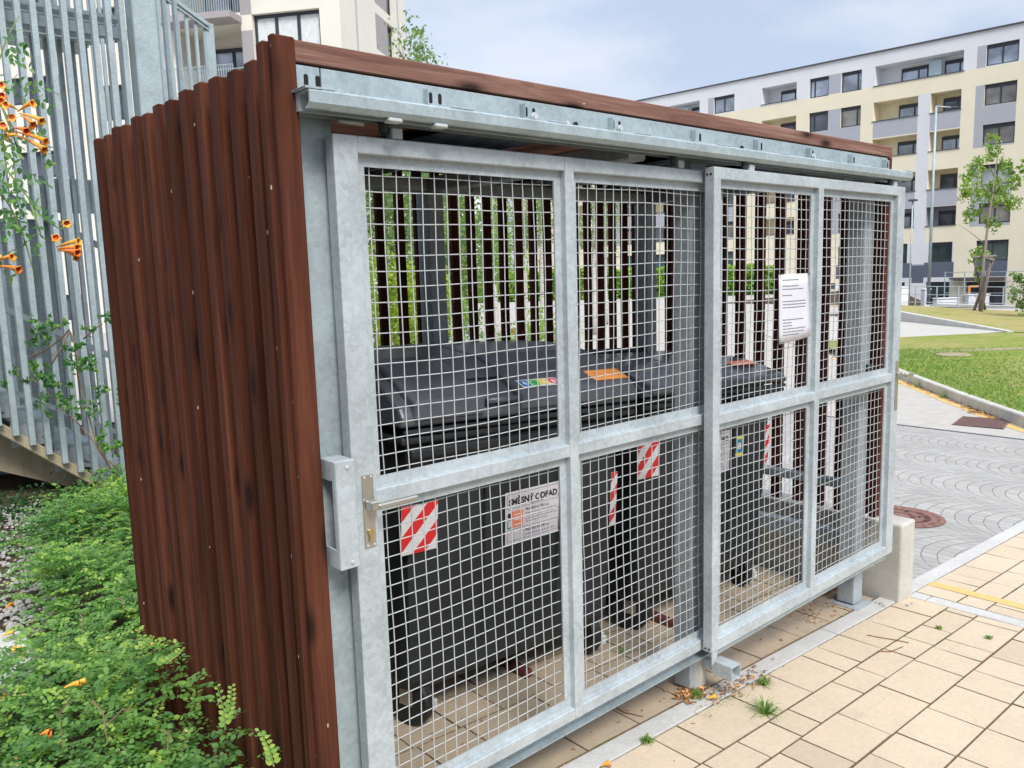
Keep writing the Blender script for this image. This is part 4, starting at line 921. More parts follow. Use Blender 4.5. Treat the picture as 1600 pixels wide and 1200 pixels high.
# ------------------------------------------------------------------ plants
def crown(name, mat, blobs, n, size, parent=None, zb=.3, k=6, dark=.0):
    """blobs: (centre, radius xyz). leaves clump round points inside each blob"""
    vol = np.array([b[1][0]*b[1][1]*b[1][2] for b in blobs])**.66; cnt = (vol/vol.sum()*n).astype(int)
    cs = []; va = []
    for (c, rr), m_ in zip(blobs, cnt):
        nc = max(6, m_//14); d = rdir(nc); rad = rg.random(nc)**.4; cc = np.array(c)+d*rad[:, None]*np.array(rr)
        idx = rg.integers(0, nc, m_); p = cc[idx]+rg.normal(size=(m_, 3))*np.array(rr).mean()*.15
        cs.append(p); tone = rg.random(nc)[idx]*.5+rg.random(m_)*.5; va.append(tone)
    P_ = np.concatenate(cs); v_ = np.concatenate(va); N_ = len(P_)
    o = leafmesh(name, mat, P_, rdir(N_, -.4), rdir(N_, zb*3), size*(.7+.6*rg.random(N_)), size*.6*(.7+.6*rg.random(N_)), v_, k)
    if parent is not None: attach(o, parent)
    return o
def tree(name, label, cat, base, h, tr, lean, crown_blobs, n, size, leaf, bark='bark', limbs=9, group=None, seed=1):
    E = thing(name, label, cat, base, group); r = random.Random(seed); b = Vector(base)
    mb = MB(); pts = []; K = 10
    for i in range(K+1):
        t_ = i/K; pts.append(b+Vector((lean[0]*t_*t_+r.uniform(-1, 1)*.02*h*.3*t_, lean[1]*t_*t_+r.uniform(-1, 1)*.02*h*.3*t_, h*t_)))
    mb.tube(pts, [tr*(1-.8*i/K) for i in range(K+1)], 8, smooth_dummy if False else 0)
    for i in range(limbs):
        t_ = r.uniform(.42, .92); k = int(t_*K); p0 = pts[k]; a = r.uniform(0, 6.28); l = h*.22*(1.2-t_)*r.uniform(.8, 1.5)
        d = Vector((math.cos(a), math.sin(a), r.uniform(.5, 1.2))).normalized()
        mb.tube([p0, p0+d*l*.5, p0+d*l+Vector((0, 0, -.05*l))], [tr*.32, tr*.2, tr*.06], 5)
    attach(mb.build('trunk', bark, smooth=True), E)
    crown('crown', leaf, crown_blobs(b), n, size, E)
    return E
# young staked tree on the lawn
tb = at(1531, 497, 31.0); tb.z = -.2
sm = 31/FPX
def blobs1(b):
    out = []
    for (px, py, rx, ry) in ((1552, 232, 14, 20), (1530, 262, 18, 18), (1572, 262, 14, 16), (1515, 300, 20, 18), (1545, 305, 24, 22), (1590, 282, 13, 16), (1580, 318, 14, 14), (1520, 335, 16, 14), (1550, 350, 16, 12), (1508, 275, 10, 12), (1560, 290, 16, 16), (1598, 262, 8, 12), (1545, 215, 8, 8)):
        p = at(px, py, 31+rnd.uniform(-.4, .4)); out.append((tuple(p), (rx*sm*.95, rx*sm*.95, ry*sm*.95)))
    return out
tree('young_tree', 'slender young light-green tree tied between wooden stakes on the dry lawn', 'tree', tuple(tb), 6.3, .075, (.5, -.25), blobs1, 3500, .11, 'leaf_tree', seed=3)
SK = thing('tree_stakes', 'three leaning wooden stakes with a top frame around the young tree on the lawn', 'tree support', (tb.x, tb.y, -.2))
mb = MB()
s0, s1, s2 = at(1518, 495, 30.6), at(1531, 495, 30.2), at(1541, 492, 31.4)
t0, t1, t2 = at(1552, 405, 30.9), at(1549, 402, 30.7), at(1522, 405, 30.9)
mb.tube([s0, t0], .055, 8); mb.tube([s1, t1], .065, 8); mb.tube([s2, t2], .05, 8); attach(mb.build('stake', 'stake_wood', smooth=True), SK)
mb = MB(); mb.tube([at(1522, 402, 30.8), at(1556, 400, 31.0)], .05, 8); mb.tube([at(1526, 400, 31.3), at(1553, 407, 30.5)], .05, 8); attach(mb.build('top_frame', 'wood_grey', smooth=True), SK)
crown('lower_shoots', 'leaf_tree', [(tuple(at(1530, 400, 31)), (.35, .35, .5)), (tuple(at(1528, 425, 31)), (.2, .2, .4))], 240, .12, SK).name = 'leafy_shoots'
rb_ = at(1612, 480, 28); rb_.z = -.28
tree('leafy_shrub_tree', 'leafy green tree reaching in from the edge beside the railing', 'tree', tuple(rb_), 3.2, .05, (0, 0), lambda b: [(tuple(at(1596, 462, 28)), (.4, .4, .45)), (tuple(at(1612, 440, 28)), (.5, .5, .5)), (tuple(at(1588, 430, 28)), (.28, .28, .15)), (tuple(at(1604, 482, 28)), (.35, .35, .3))], 1500, .10, 'leaf_birch', seed=4)
# birches behind the shelter
bl = [(652, 20, 8.6, 'slim birch with green leaves rising above the shelter roof', .11), (773, 25, 6.0, 'white birch trunk seen through the slats, leftmost of the row', .12), (820, 26, 6.2, 'white birch trunk seen through the slats just left of the first door\'s middle bar', .12), (848, 27, 6.2, 'white birch trunk seen through the slats behind the middle bar of the first door', .12), (929, 28, 6.0, 'white birch trunk seen through the slats right of the first door\'s middle bar', .10), (947, 33, 6.0, 'thin birch trunk seen through the slats near the rear post', .08)]
for i, (px, d, h, lab, tr) in enumerate(bl):
    b = at(px, 470, d); b.z = g(b.x, b.y)
    def bb(b, h=h, d=d, i=i):
        q = []
        if i == 0:
            for (x, y, rx, ry) in ((648, 45, 14, 18), (655, 75, 20, 16), (645, 95, 16, 12), (668, 92, 16, 9), (640, 25, 8, 12)): q.append((tuple(at(x, y, d)), (rx*d/FPX, rx*d/FPX, ry*d/FPX)))
        q.append(((b.x, b.y, b.z+h*.62), (.9, .9, h*.16))); q.append(((b.x+.2, b.y, b.z+h*.8), (.8, .8, h*.14))); return q
    tree('birch_tree', lab, 'tree', tuple(b), h*(1 if i else .93), tr, (.15, .1) if i else (-.2, -.1), bb, 2600 if i == 0 else 1300, .09, 'leaf_birch', 'birch_bark', 10, 'birch trees behind the shelter', seed=20+i)
# dense greenery behind the left part of the slats
for i, (px, py, d, rr, n, mt, lab) in enumerate([(600, 330, 17, (1.6, 1.6, 1.5), 6000, 'leaf_birch', 'leafy green tree behind the slats at the left end of the back wall'), (668, 350, 19, (1.5, 1.5, 1.9), 5200, 'leaf_birch', 'green tree behind the rear post, seen through the slats'), (720, 370, 21, (1.2, 1.2, 1.7), 3800, 'leaf_tree', 'light green tree behind the slats between the rear post and the birch trunks')]):
    b = at(px, 480, d); b.z = g(b.x, b.y); c = at(px, py, d)
    tree('leafy_tree', lab, 'tree', tuple(b), c.z-b.z+.6, .1, (0, 0), lambda b_, c=c, rr=rr: [(tuple(c), rr), (tuple(c+Vector((.7, -.6, -.7))), tuple(q*.75 for q in rr)), (tuple(c+Vector((-.6, .6, .7))), tuple(q*.7 for q in rr))], n, .12, mt, seed=40+i, limbs=12)
for i, (px, py, d, rr, n, mt, lab) in enumerate([(590, 470, 11, (.8, .8, .75), 3200, 'leaf_bush', 'bright yellow-green bush behind the leftmost slats'), (640, 470, 12, (.7, .7, .62), 2600, 'leaf_bush', 'bright yellow-green bush just left of the rear post'), (700, 500, 15, (.6, .6, .45), 1500, 'leaf_birch', 'pale green low bush right of the rear post'), (840, 512, 16, (.9, .9, .35), 1400, 'leaf_tree', 'low pale bush behind the slats near the red and white marker')]):
    c = at(px, py, d); E = thing('bush', lab, 'bush', (c.x, c.y, g(c.x)))
    mb = MB()
    for k in range(5): a = k*1.26; mb.tube([(c.x, c.y, g(c.x)-.05), (c.x+math.cos(a)*rr[0]*.5, c.y+math.sin(a)*rr[0]*.5, c.z)], [.02, .008], 5)
    attach(mb.build('stems', 'bark'), E); crown('foliage', mt, [(tuple(c), rr), (tuple(c+Vector((.3, .2, -.2))), rr)], n, .07, E)
# red and white marker post and hazard ball behind
mb = MB(); c = at(802, 515, 17); zb = g(c.x)
for k in range(6): mb.tube([(c.x, c.y, zb+k*.16), (c.x, c.y, zb+k*.16+.16)], .045, 12, k % 2)
tag(mb.build('marker_post', ['white', 'red'], smooth=False), 'red and white marker post seen through the slats behind the first bin', 'marker post')
# hedge
h0, h1 = at(585, 440, 62), at(1225, 450, 62)
HG = thing('hedge', 'long clipped bright green hedge across the road behind the shelter', 'hedge', (h0.x, h0.y, -.44))
n = 26000; u = rg.random(n); q = rg.random((n, 2)); H0, H1 = np.array(h0), np.array(h1)
P3 = H0[None, :]*(1-u)[:, None]+H1[None, :]*u[:, None]; P3[:, 0] += -q[:, 0]*.9; P3[:, 2] = -.44+2.25*q[:, 1]+.12*np.sin(u*90)*q[:, 1]; P3[:, 1] -= q[:, 0]*.5
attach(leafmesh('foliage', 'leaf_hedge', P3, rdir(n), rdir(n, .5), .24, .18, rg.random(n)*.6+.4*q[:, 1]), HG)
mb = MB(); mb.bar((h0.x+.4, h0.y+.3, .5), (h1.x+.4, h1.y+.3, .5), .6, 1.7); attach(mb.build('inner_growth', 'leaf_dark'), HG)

# ------------------------------------------------------------------ far street furniture
c = at(1450, 476, 42); c.z = -.5; LP = thing('street_lamp', 'tall pale street lamp with a short bracket arm in front of the apartment building', 'street lamp', tuple(c), None)
tp = at(1466, 174, 42); tp.x, tp.y = c.x, c.y
mb = MB(); mb.tube([tuple(c), (c.x, c.y, tp.z)], [.085, .055], 10); attach(mb.build('pole', 'galv', smooth=True), LP)
e1 = Vector((c.x, c.y, tp.z)); e2 = e1+cr*.75-Vector((0, 0, .05)); e3 = e1+cr*1.1-Vector((0, 0, .05))
mb = MB(); mb.tube([e1, e2], .04, 8); attach(mb.build('arm', 'galv', smooth=True), LP)
mb = MB(); mb.bar(e2, e3, .22, .07); attach(mb.build('lamp_head', 'trim', bevel=.02), LP)
c = at(1420, 478, 37); c.z = -.5; tp = at(1427, 316, 37)
LP = thing('street_lamp', 'thin short lamp post left of the tall street lamp, with a small flat head', 'street lamp', tuple(c))
mb = MB(); mb.tube([tuple(c), (c.x, c.y, tp.z)], .035, 8); attach(mb.build('pole', 'galv', smooth=True), LP)
mb = MB(); mb.box(c.x-.16, c.x+.16, c.y-.16, c.y+.16, tp.z, tp.z+.09); attach(mb.build('lamp_head', 'trim', bevel=.02), LP)
# railing along the lawn crest
p0, p1 = at(1398, 470, 38), at(1640, 478, 35); p0.z = -.35; p1.z = -.5
RL = thing('metal_railing', 'thin grey metal railing along the top of the lawn in front of the apartment building', 'railing', tuple(p0))
mb = MB()
for hh in (.25, .6, .98): mb.bar(p0+Vector((0, 0, hh)), p1+Vector((0, 0, hh)), .03, .03)
attach(mb.build('rails', 'steel_post'), RL)
for k in range(8):
    p = p0.lerp(p1, k/7); mb = MB(); mb.tube([p-Vector((0, 0, .2)), p+Vector((0, 0, 1.0))], .03, 8); attach(mb.build('railing_post', 'galv'), RL)
p0, p1 = at(1475, 468, 44), at(1640, 468, 40); p0.z = -.9; p1.z = -.9
RL = thing('metal_railing', 'second grey railing behind the staked tree, nearer the building entrance', 'railing', tuple(p0))
mb = MB()
for hh in (.9, 1.5, 2.0): mb.bar(p0+Vector((0, 0, hh)), p1+Vector((0, 0, hh)), .03, .03)
attach(mb.build('rails', 'steel_post'), RL)
for k in range(6):
    p = p0.lerp(p1, k/5); mb = MB(); mb.tube([p-Vector((0, 0, .6)), p+Vector((0, 0, 2.05))], .03, 8); attach(mb.build('railing_post', 'galv'), RL)
mb = MB(); a = at(1462, 480, 38.5); b = at(1640, 500, 35); mb.bar((a.x, a.y, -.33), (b.x, b.y, -.42), .5, .12); tag(mb.build('stone_edging', 'kerb'), 'pale stone edging strip along the far edge of the lawn under the railing', 'edging')
# timber frame with white boxes near the entrance
c = at(1525, 470, 46)
PF_ = thing('timber_frame', 'small orange-brown timber frame standing before the dark entrance windows', 'timber frame', (c.x, c.y, -1.6))
mb = MB(); e = cr.copy(); e.z = 0; e.normalize()
a, b = c-e*.42, c+e*.42
for p in (a, b): mb.bar((p.x, p.y, -1.6), (p.x, p.y, .28), .10, .10)
mb.bar((a.x, a.y, .24), (b.x, b.y, .24), .10, .10); mb.bar((a.x, a.y, -.35), (b.x, b.y, -.35), .09, .09); attach(mb.build('frame', 'orange'), PF_)
for i, (px, py, d, w, h, lab) in enumerate([(1526, 472, 43, 1.1, .75, 'pale stacked boxes below the orange-brown timber frame'), (1478, 474, 43, 1.2, .5, 'low white box left of the timber frame by the building'), (1409, 465, 41, .55, 1.0, 'white utility cabinet beside the grey wall at the edge of the shelter'), (1446, 466, 43, .3, .9, 'narrow white box at the foot of the tall street lamp')]):
    c = at(px, py, d); mb = MB(); T = Matrix.Translation((c.x, c.y, c.z-h/2)) @ Matrix.Rotation(-.72, 4, 'Z')
    mb.box(-w/2, w/2, -.2, .2, -1.2, h, T=T); mb.box(-w/2-.04, w/2+.04, -.24, .24, h, h+.05, T=T); mb.box(-w*.3, w*.3, -.215, -.2, h*.2, h*.8, 1, T=T)
    tag(mb.build('utility_box', ['pier_white', 'white_wall'], bevel=.01), lab, 'box', 'white boxes near the building')

# ------------------------------------------------------------------ ground cover on the left
def gp(px, py, dz=.004):
    d = cf+cr*((px-800)/FPX)-cu*((py-600)/FPX); t_ = (.17+dz-.0486*CP.x-CP.z)/(d.z+.0486*d.x); return CP+d*t_
def inpoly(x, y, P4):
    c = np.zeros(len(x), bool); j = len(P4)-1
    for i in range(len(P4)):
        xi, yi = P4[i]; xj, yj = P4[j]; m_ = ((yi > y) != (yj > y)) & (x < (xj-xi)*(y-yi)/(yj-yi+1e-12)+xi); c ^= m_; j = i
    return c
REG = [(-1.15, -.9), (-.11, -.9), (-.11, 1.62), (3.0, 1.75), (2.6, 5.1), (.45, 5.1), (.15, 4.2), (-.12, 3.2), (-.26, 2.5), (-.30, 1.98), (-.42, 1.75), (-1.15, 1.6)]
def hgt(x, y):
    base = .10+.06*np.sin(x*5+y*3.1)+.05*np.sin(y*7.3-x*4)+.03*np.sin(x*17+y*13)
    wall = np.clip(1-np.abs(x+.1)/.5, 0, 1)*np.clip((1.9-y)/.5, 0, 1)*.14
    return np.clip(base+wall, .03, .5)
ns = 5200
sx = rg.uniform(-1.15, 2.6, ns*6); sy = rg.uniform(-.9, 5.1, ns*6); k_ = inpoly(sx, sy, REG)
keep = k_ & (rg.random(ns*6) < np.clip(1.3-.22*np.maximum(0, sy-1.2), .22, 1)) & ~((sx > .9) & (rg.random(ns*6) < .75))
sx, sy = sx[keep][:ns], sy[keep][:ns]; ns = len(sx)
# sprigs: arching stems, leaves in two rows
NL = 20; s_ = np.linspace(.12, 1, NL)
ang = rg.uniform(0, 2*np.pi, ns); Ls = rg.uniform(.12, .27, ns); el = rg.uniform(.15, .95, ns); H = hgt(sx, sy)*rg.uniform(.55, 1.25, ns)
gz = .17-.0486*sx
cx = sx[:, None]+np.cos(ang)[:, None]*Ls[:, None]*s_[None, :]*np.cos(el)[:, None]
cy = sy[:, None]+np.sin(ang)[:, None]*Ls[:, None]*s_[None, :]*np.cos(el)[:, None]
arch = s_-.62*s_**2.2
cz = gz[:, None]+H[:, None]+(np.sin(el)*Ls)[:, None]*arch[None, :]-.02
dx = np.cos(ang); dy = np.sin(ang)
side = np.where(np.arange(NL) % 2 == 0, 1, -1)[None, :]*np.ones((ns, 1))
lx = -dy[:, None]*side; ly = dx[:, None]*side
C3 = np.stack([cx+lx*.009, cy+ly*.009, cz], -1).reshape(-1, 3)
D3 = np.stack([lx+dx[:, None]*.55, ly+dy[:, None]*.55, .15+0*cx], -1).reshape(-1, 3)+rg.normal(size=(ns*NL, 3))*.25
N3 = np.tile([0, 0, 1.0], (ns*NL, 1))+rg.normal(size=(ns*NL, 3))*.42
ok = (C3[:, 0] < -.062) | (C3[:, 1] > 1.66); C3, D3, N3 = C3[ok], D3[ok], N3[ok]
tone = (np.repeat(rg.random(ns)**2.2*.62, NL)+np.tile(s_**3*.22, ns))[ok]+rg.random(len(C3))*.16
o = leafmesh('ground_cover', 'leaf_cover', C3, D3, N3,   .0185*(.6+.8*rg.random(len(C3))), .0150*(.7+.5*rg.random(len(C3))), tone); tag(o, 'dense low green ground cover of small oval leaves along the shelter wall', 'ground cover', kind='stuff')
mb = MB(); sel = rg.choice(ns, 700, replace=False)
for i in sel:
    if sx[i] > .3 and sy[i] < 1.7: continue
    pts = [(cx[i, j], cy[i, j], cz[i, j]-.004) for j in (0, 6, 12, 19)]
    if any(p_[0] > -.06 and p_[1] < 1.66 for p_ in pts): continue
    mb.tube(pts, [.0016, .0014, .0011, .0007], 4, caps=False)
for (px, py, qx, qy, t_) in ((160, 1010, 195, 1090, 2.9), (165, 1030, 190, 1065, 2.9), (255, 1140, 262, 1178, 2.3), (145, 1095, 168, 1160, 2.35), (90, 1120, 115, 1095, 2.5), (170, 1130, 205, 1110, 2.4), (180, 935, 195, 955, 3.3), (125, 960, 127, 990, 3.1)):
    a, b = at(px, py, t_), at(qx, qy, t_*.985); mid = (a+b)/2+Vector((.01, 0, .02)); mb.tube([a, mid, b], [.0028, .0024, .0016], 5)
tag(mb.build('ground_cover_twigs', 'stem'), 'thin brown twigs among the ground cover leaves', 'twigs', kind='stuff')
mb = MB(); r = random.Random(33)
for _ in range(420):
    i = r.randrange(ns)
    if sx[i] > -.09 and sy[i] < 1.7: continue
    b = Vector((cx[i, 9], cy[i, 9], cz[i, 9]+.004)); s = r.uniform(.005, .011); a = r.uniform(0, 6.28); c_, q_ = math.cos(a)*s, math.sin(a)*s
    if b.x > -.07 and b.y < 1.7: continue
    mb.add([b+Vector((-c_, -q_, 0)), b+Vector((q_*.5, -c_*.5, s*.4)), b+Vector((c_, q_, s*.2)), b+Vector((-q_*.5, c_*.5, s*.3))], [(0, 1, 2, 3)], r.choice([0, 1, 1]), r.random())
tag(mb.build('withered_leaves', ['leaf_dry', 'petal_dry']), 'small withered yellow and brown leaves lying in the ground cover', 'dead leaves', kind='stuff')
# upright sprigs against the wall (countable)
def sprig(px, py, qx, qy, t_, n, lab):
    a, b = at(px, py, t_), at(qx, qy, t_-.01); E = thing('leafy_sprig', lab, 'plant', tuple(a), 'upright sprigs against the wall')
    mid = a.lerp(b, .5)+cr*.006; mb = MB(); mb.tube([a, mid, b], [.0018, .0014, .0008], 5); attach(mb.build('stem', 'green_stem'), E)
    cc, dd, nn = [], [], []
    for i in range(n):
        s = (i+1)/n; p = a.lerp(b, s)+cr*.006*math.sin(s*3.1); sd_ = 1 if i % 2 else -1; L_ = .0095*(1.15-.5*s)
        d = cr*sd_+cu*.5; cc.append(p+d.normalized()*L_); dd.append(d); nn.append(-cf+cu*.3+Vector((rnd.uniform(-.3, .3), rnd.uniform(-.3, .3), 0)))
    attach(leafmesh('leaves', 'leaf_cover', np.array(cc), np.array(dd), np.array(nn), .017*np.linspace(1.1, .6, n), .012*np.linspace(1.1, .6, n), .45+.35*rg.random(n)), E)
sprig(352, 1140, 339, 1072, 2.1, 14, 'upright leafy sprig against the brown wall, left one of the two tall sprigs'); sprig(352, 1130, 362, 1072, 2.1, 16, 'upright leafy sprig with dense round leaves leaning right against the brown wall')
sprig(250, 1040, 284, 1014, 2.35, 14, 'leafy sprig reaching highest to the right across the brown wall'); sprig(428, 1198, 405, 1142, 1.75, 15, 'young fresh green sprig at the foot of the corner board'); sprig(215, 1015, 238, 995, 2.6, 11, 'short sprig at the rear part of the brown wall')
# darker shrubs under the stair
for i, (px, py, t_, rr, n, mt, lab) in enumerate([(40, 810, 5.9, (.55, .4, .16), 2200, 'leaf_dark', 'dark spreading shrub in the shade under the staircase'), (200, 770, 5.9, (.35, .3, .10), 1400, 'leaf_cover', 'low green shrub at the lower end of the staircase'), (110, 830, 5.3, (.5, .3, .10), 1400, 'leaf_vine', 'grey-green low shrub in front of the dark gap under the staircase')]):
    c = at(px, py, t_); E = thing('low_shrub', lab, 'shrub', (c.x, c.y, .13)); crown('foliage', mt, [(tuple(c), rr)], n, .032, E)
    mb = MB()
    for k in range(6): a = k; mb.tube([(c.x, c.y, .1), (c.x+math.cos(a)*rr[0]*.7, c.y+math.sin(a)*rr[1]*.7, c.z+.05)], [.005, .002], 4)
    attach(mb.build('stems', 'stem'), E)
# gravel and concrete pad
mb = MB(); r = random.Random(8)
def rock(mb, x, y, z, s, m=0):
    a = r.uniform(0, 3); vs = []
    for k in range(6): t_ = k*math.pi/3+a; q = r.uniform(.75, 1.15); vs.append((x+math.cos(t_)*s*q, y+math.sin(t_)*s*q*.8, z))
    for k in range(6): t_ = k*math.pi/3+a+.2; q = r.uniform(.45, .75); vs.append((x+math.cos(t_)*s*q, y+math.sin(t_)*s*q*.8, z+s*r.uniform(.5, .8)))
    mb.add(vs, [(k, (k+1) % 6, (k+1) % 6+6, k+6) for k in range(6)]+[tuple(range(6, 12))], m)
for _ in range(2600):
    y = r.uniform(2.35, 5.2); x = r.uniform(-1.0, -.22+(y-2.4)*.30); rock(mb, x, y, g(x)-.014+r.uniform(0, .012), r.uniform(.008, .018), 0)
for _ in range(500):
    y = r.uniform(3.3, 4.9); x = r.uniform(0, .8); rock(mb, x, y, g(x)-.012, r.uniform(.010, .02), 0)
tag(mb.build('gravel', 'stone'), 'pale loose gravel between the ground cover and the staircase', 'gravel', kind='stuff')
mb = MB(); mb.box(-1.4, -.33, 1.78, 2.36, .05, g(-.4)+.045); tag(mb.build('concrete_pad', 'kerb', bevel=.008), 'small grey concrete pad at the left among the ground cover', 'concrete pad')
mb = MB(); mb.bar(gp(66, 1040, .06), gp(108, 1000, .06), .012, .03); tag(mb.build('edging_board', 'membrane'), 'black plastic edging strip half buried in the ground cover', 'edging')

# ------------------------------------------------------------------ trumpet vine
def flower(mb, base, d, L_=.055, open_=.020, seed=0, dry=False):
    r = random.Random(seed); d = d.normalized(); T = d.to_track_quat('Z', 'Y').to_matrix().to_4x4(); T.translation = base
    prof = [(0, .0022), (.12, .0032), (.35, .0045), (.6, .0068), (.82, .0085), (.93, .0100)]
    n = 15; vs = []
    for s, rad in prof:
        for j in range(n): a = 2*math.pi*j/n; vs.append(tuple(T @ Vector((rad*math.cos(a), rad*math.sin(a)+.006*math.sin(s*2.5), s*L_))))
    lob = []
    for j in range(n):
        a = 2*math.pi*j/n; f = (1, .75, .75)[j % 3]; f = 1.0 if j % 3 == 0 else .80
        vs.append(tuple(T @ Vector((open_*f*.8*math.cos(a), open_*f*.8*math.sin(a), L_*(1.0+.02*r.random())))))
    for j in range(n):
        a = 2*math.pi*j/n; f = 1.0 if j % 3 == 0 else .72
        vs.append(tuple(T @ Vector((open_*f*1.12*math.cos(a), open_*f*1.12*math.sin(a), L_*(.965+.03*r.random())))))
    K = len(prof)+2
    for i in range(K-1):
        mb.add([], []); o = 0
    fs = [(i*n+j, i*n+(j+1) % n, (i+1)*n+(j+1) % n, (i+1)*n+j) for i in range(K-1) for j in range(n)]
    mb.add(vs, fs, 0, r.random())
    mb.add([tuple(T @ Vector((.0095*math.cos(2*math.pi*j/n), .0095*math.sin(2*math.pi*j/n), L_*.90))) for j in range(n)], [tuple(range(n))], 1)
VN = thing('trumpet_vine', 'orange-flowered trumpet vine hanging in front of the barred staircase', 'vine', tuple(at(-60, 900, 3.3)))
TV = 3.2
stems = [[(-60, 900), (-45, 500), (-30, 250), (-10, 120), (10, 60), (30, 25)], [(-20, 140), (5, 170), (20, 200), (30, 215)], [(-30, 250), (-5, 290), (20, 330), (40, 380), (60, 450)], [(-10, 240), (30, 290), (45, 310), (70, 345), (95, 358), (110, 352)], [(0, 160), (20, 210), (30, 240), (25, 215)], [(-10, 200), (10, 220), (30, 228), (40, 235)], [(45, 310), (65, 370), (80, 380)]]
mb = MB()
for s_l in stems: mb.tube([at(x, y, TV+.02*i) for i, (x, y) in enumerate(s_l)], [.004]+[.003]*(len(s_l)-2)+[.0015], 6)
mb.tube([at(-60, 900, 3.3), at(-62, 1050, 3.2)], .008, 6); attach(mb.build('stem', 'green_stem', smooth=True), VN)
def compound(cc, dd, nn, base, dirv, n=4, step=.028, L_=.034):
    """pinnate leaf: pairs of leaflets plus a terminal one"""
    dirv = dirv.normalized(); sdv = dirv.cross(-cf).normalized()
    for i in range(n):
        p = base+dirv*step*(i+1)+Vector((0, 0, -.004*i*i))
        for s in (-1, 1):
            d = sdv*s+dirv*.6+Vector((rnd.uniform(-.2, .2),)*3); cc.append(p+d.normalized()*L_*.5); dd.append(d); nn.append(-cf*.5+Vector((rnd.uniform(-.7, .7), rnd.uniform(-.7, .7), .8)))
    cc.append(base+dirv*step*(n+.9)); dd.append(dirv); nn.append(Vector((0, -.3, 1)))
cc, dd, nn = [], [], []
for (px, py, ax, ay) in [(5, 95, 1, .1), (0, 130, .8, -.2), (-5, 60, .9, .3), (8, 190, -.3, -1), (0, 260, .8, -.6), (10, 280, .6, -1), (-5, 300, .9, -.3), (5, 320, .2, -1), (25, 300, .3, -1), (50, 150, 1, -.5), (45, 140, .6, .2), (10, 230, -.2, -1), (0, 210, .5, -1), (30, 210, .8, .3), (-5, 340, 1, -.2), (60, 345, -.1, -1), (-10, 180, .6, -1), (-8, 110, .5, -.9), (-12, 250, .4, -1), (70, 220, .2, -1), (5, 360, .5, -1), (-15, 395, .8, -.6), (-6, 290, .7, .2), (2, 60, .6, -.8), (8, 75, .9, .1), (0, 240, .9, .2), (14, 250, .8, -.5), (4, 275, -.2, -1), (-4, 320, .7, -.8), (16, 310, .9, .1), (22, 330, .5, -.9), (36, 285, .9, .3), (0, 345, .8, .4), (12, 120, .9, -.3), (-2, 215, 1, .3), (40, 330, 1, 0)]:
    compound(cc, dd, nn, at(px, py, TV+rnd.uniform(-.1, .12)), cr*ax+cu*ay, rnd.choice([3, 4, 4]), .024, .030)
for (px, py) in ((55, 235), (75, 262), (20, 315), (35, 70), (12, 355), (28, 300)):
    cc.append(at(px, py, TV-.05)); dd.append(cr+cu*.3); nn.append(-cf+cu*.3)
n_ = len(cc); attach(leafmesh('leaves', 'leaf_vine', np.array(cc), np.array(dd), np.array(nn), .034*(.7+.5*rg.random(n_)), .019*(.7+.5*rg.random(n_)), rg.random(n_)), VN)
FL = [((28, 174), (52, 162)), ((30, 177), (66, 190)), ((28, 172), (8, 164)), ((32, 180), (52, 196)), ((24, 190), (36, 205)), ((20, 200), (42, 206)), ((22, 205), (72, 222)), ((18, 208), (70, 235)), ((14, 208), (4, 196)), ((-10, 140), (3, 133)), ((-12, 160), (4, 150)), ((-14, 168), (2, 158)),
      ((88, 386), (124, 378)), ((90, 389), (122, 388)), ((90, 392), (122, 396)), ((92, 390), (120, 402)), ((82, 378), (88, 372)), ((95, 352), (105, 350)), ((-5, 408), (20, 402)), ((-5, 416), (30, 422)), ((0, 404), (18, 396)), ((28, 212), (10, 214))]
for i, ((x0, y0), (x1, y1)) in enumerate(FL):
    a, b = at(x0, y0, TV-.03), at(x1, y1, TV-.06-.02*(i % 3)); d = b-a
    if i in (4, 20): d = -cf*.03+cr*.006+cu*.004
    mb = MB(); flower(mb, a, d, max(.035, d.length), .0185, i); attach(mb.build('flower', ['petal', 'throat'], smooth=True), VN)
# climbing shoots on the lower bars
V2 = thing('climbing_plant', 'thin woody climber with small green leaves winding through the lower staircase bars', 'climbing plant', tuple(at(180, 770, 6.3)))
mb = MB(); T6 = 6.15
for s_l in ([(195, 770), (150, 690), (125, 600), (118, 540), (108, 515)], [(45, 560), (75, 545), (100, 525), (108, 515)], [(80, 570), (95, 545), (108, 520)], [(130, 530), (150, 512), (160, 505)], [(195, 770), (165, 720), (140, 680), (100, 640), (60, 600), (20, 570)], [(170, 720), (185, 735)]):
    mb.tube([at(x, y, T6+.03*i) for i, (x, y) in enumerate(s_l)], .0065, 5)
attach(mb.build('stem', 'stem', smooth=True), V2)
bl2 = [(55, 510, 14, 12), (62, 525, 12, 12), (95, 508, 10, 5), (78, 500, 6, 5), (170, 495, 8, 7), (140, 515, 6, 6), (130, 560, 14, 10), (140, 570, 10, 8), (120, 545, 10, 8), (70, 620, 10, 18), (95, 610, 14, 12), (115, 575, 8, 8), (60, 570, 10, 8), (140, 640, 10, 12), (165, 680, 10, 14), (180, 700, 10, 12), (185, 620, 6, 10), (110, 640, 10, 10), (150, 610, 10, 8), (178, 740, 10, 10), (80, 585, 12, 8), (25, 590, 12, 10)]
crown('leaves', 'leaf_vine', [(tuple(at(x, y, T6-.05)), (1.6*rx*T6/FPX, .09, 1.6*ry*T6/FPX)) for x, y, rx, ry in bl2], 1000, .040, V2)

